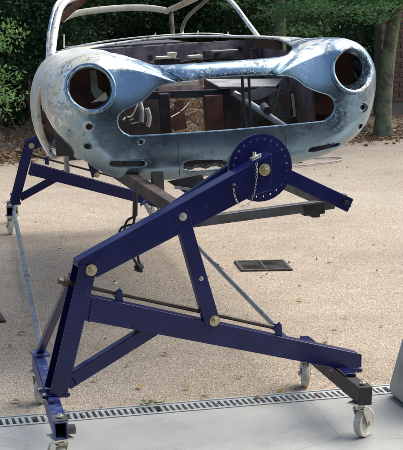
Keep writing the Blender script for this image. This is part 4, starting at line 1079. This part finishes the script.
fc = [(0, 1, 4), (1, 2, 4), (2, 3, 4), (3, 0, 4)]
sz = g5.uniform(.0022, .0062, n); a = g5.uniform(0, 6.28, n); el = g5.uniform(.6, 1, (n, 3)); el[:, 2] *= .7
Vp = ob[None]*sz[:, None, None]*el[:, None, :]; ca, sa = np.cos(a)[:, None], np.sin(a)[:, None]
Vp = np.stack([Vp[..., 0]*ca-Vp[..., 1]*sa+px[:, None], Vp[..., 0]*sa+Vp[..., 1]*ca+py[:, None], Vp[..., 2]+gz(px, py)[:, None]+.0005], -1)
T = np.concatenate([Vp[:, list(f)] for f in fc], 1).reshape(-1, 3)
STONE = mat('loose_stones', (.4, .35, .28), .8)
_g = N(STONE, 'ShaderNodeNewGeometry'); _r = ramp(STONE, _g.outputs['Random Per Island'], [(0, (.16, .11, .08)), (.4, (.38, .31, .23)), (.75, (.52, .46, .37)), (1, (.75, .73, .69))]); L(STONE, _r.outputs[0], base(STONE).inputs['Base Color'])
# weld each stone's faces by giving the mesh shared vertices
me = bpy.data.meshes.new('loose_stones'); VV = Vp.reshape(-1, 3); idx = (np.arange(n)[:, None, None]*5+np.array(fc)[None]).reshape(-1)
me.vertices.add(len(VV)); me.vertices.foreach_set('co', VV.astype(np.float32).ravel()); me.loops.add(len(idx)); me.loops.foreach_set('vertex_index', idx.astype(np.int32))
me.polygons.add(len(idx)//3); me.polygons.foreach_set('loop_start', np.arange(len(idx)//3, dtype=np.int32)*3); me.update(calc_edges=True); me.materials.append(STONE)
so2 = bpy.data.objects.new('loose_stones', me); C.objects.link(so2); tag(so2, 'small loose stones scattered over the gravel', 'gravel', kind='stuff')

# leaf litter along the bank
n = 16000; px = g5.uniform(-5, 12, n); d = np.abs(g5.normal(0, 1.3, n))-.25*g5.uniform(0, 1, n)**3*2.4
py = 9.75+.22*px+.25*np.sin(px*1.7)+.12*np.sin(px*4.1)+d
pz = np.array([bank_z(a, b) for a, b in zip(px, py)])+.012
tag(fast_mesh('leaf_litter', leaf_quads(np.stack([px, py, pz], 1), .055, .82, .7, 8), 4, LF_DRY), 'brown leaf litter under the trees', 'leaves', kind='stuff')
n = 420; px = g5.uniform(-2, 6, n); py = 1.2+g5.uniform(0, 1, n)**.7*8.5; pz = gz(px, py)+.008
tag(fast_mesh('leaf_crumbs', leaf_quads(np.stack([px, py, pz], 1), .020, .85, .6, 18), 4, LF_DRY), 'tiny brown leaf crumbs strewn over the gravel', 'leaves', kind='stuff')
# single leaves one can pick out
def one_leaf(m, w=.5):
    mb = MB(); L_ = 7; v = []
    for i in range(L_):
        t = i/(L_-1); hw = w*.5*math.sin(math.pi*t**.85)*1.0+.01; z = .10*math.sin(t*3.3)
        v += [(t-.5, -hw, z+.12*hw), (t-.5, 0, z), (t-.5, hw, z+.2*hw)]
    f = []
    for i in range(L_-1):
        for k in range(2): f.append((3*i+k, 3*i+k+1, 3*i+k+4, 3*i+k+3))
    mb.add(v, f); mb.tube([(-.5, 0, 0), (-.62, .02, .03), (-.75, .03, .02)], .015, 5)
    return mesh_obj('fallen_leaf', mb.v, mb.f, m, smooth=True)
lp = [(95, 381), (70, 345), (128, 366), (187, 389), (150, 403), (258, 398), (113, 352), (165, 355), (240, 378), (280, 392), (10, 345), (22, 333), (335, 330), (325, 345), (345, 318), (300, 300), (382, 327), (352, 372), (230, 345), (205, 398), (60, 250), (150, 300), (262, 277), (100, 300), (330, 262), (375, 245), (15, 402), (140, 388), (33, 372), (318, 395)]
cloc = Vector(cam.location); right = fw.cross(Vector((0, 0, 1))).normalized(); upv = right.cross(fw)
def on_ground(u, v):
    d_ = fw+right*((u-201.5)/1300)+upv*((225-v)/1300); t_ = -cloc.z/d_.z; p = cloc+d_*t_; return p.x, p.y
first = {}
for k, (u, v) in enumerate(lp):
    x, y = on_ground(u, v); yl = k % 3 == 0
    key = 'y' if yl else 'd'
    if key not in first: o = first[key] = one_leaf(LF_YEL if yl else LF_DRY); 
    else: o = first[key].copy(); C.objects.link(o)
    s_ = random.uniform(.030, .055); o.scale = (s_, s_, s_); o.location = (x, y, float(gz(np.array(x), np.array(y)))+.008); o.rotation_euler = (random.uniform(-.3, .3), random.uniform(-.25, .25), random.uniform(0, 6.28))
    tag(o, 'small yellow leaf lying flat on the pale gravel' if yl else 'small brown dry leaf lying on the pale gravel', 'leaf', 'yellow fallen leaves on the gravel' if yl else 'brown fallen leaves on the gravel')
# green sprig caught on the drain
x, y = on_ground(152, 407); sp_ = thing('leaf_sprig', 'green sprig of small leaves caught on the metal drain', 'leaf sprig', (x, y, .004))
l0 = None
for k in range(9):
    if l0 is None: q = l0 = one_leaf(leaf_mat('sprig_green', (.05, .13, .03), (.12, .24, .06), .2)); q.name = 'leaf'; q.parent = sp_
    else: q = l0.copy(); C.objects.link(q)
    q.scale = (.030, .030, .030); q.location = (-.045+.011*k, .012*math.sin(k*2.1), .012+.008*math.sin(k*1.7)); q.rotation_euler = (random.uniform(-.5, .5), random.uniform(-.4, .3), k*2.2)
obj('stalk', MB().tube([(-.055, 0, .008), (0, .006, .014), (.055, -.004, .010)], .0016, 5), TWIG, sp_)
# pale hose lying by the gravel edge, pale stone
hz = crom([(2.15, 8.28, .014), (2.6, 8.25, .014), (2.9, 8.42, .012), (3.2, 8.62, .012), (3.32, 8.84, .012), (3.22, 8.95, .012), (3.0, 8.93, .012)], 50)
tag(obj('garden_hose', MB().tube([Vector(p) for p in hz], .009, 8), worn('dusty_hose', (.38, .36, .33), (.25, .22, .2), .7), None, smooth=True), 'pale hose lying in a bend on the gravel, right of the index disc', 'hose')
x, y = on_ground(115, 284); pb_ = MB().lathe([(.0005, 0), (.009, .001), (.013, .004), (.010, .009), (.0005, .011)], (0, 0, 0), (0, 0, 1), 9)
q = obj('pale_stone', pb_, mat('white_stone', (.75, .76, .76), .5), None, smooth=True); q.location = (x, y, float(gz(np.array(x), np.array(y)))); tag(q, 'single white pebble on the gravel beside the galvanised pole', 'stone')
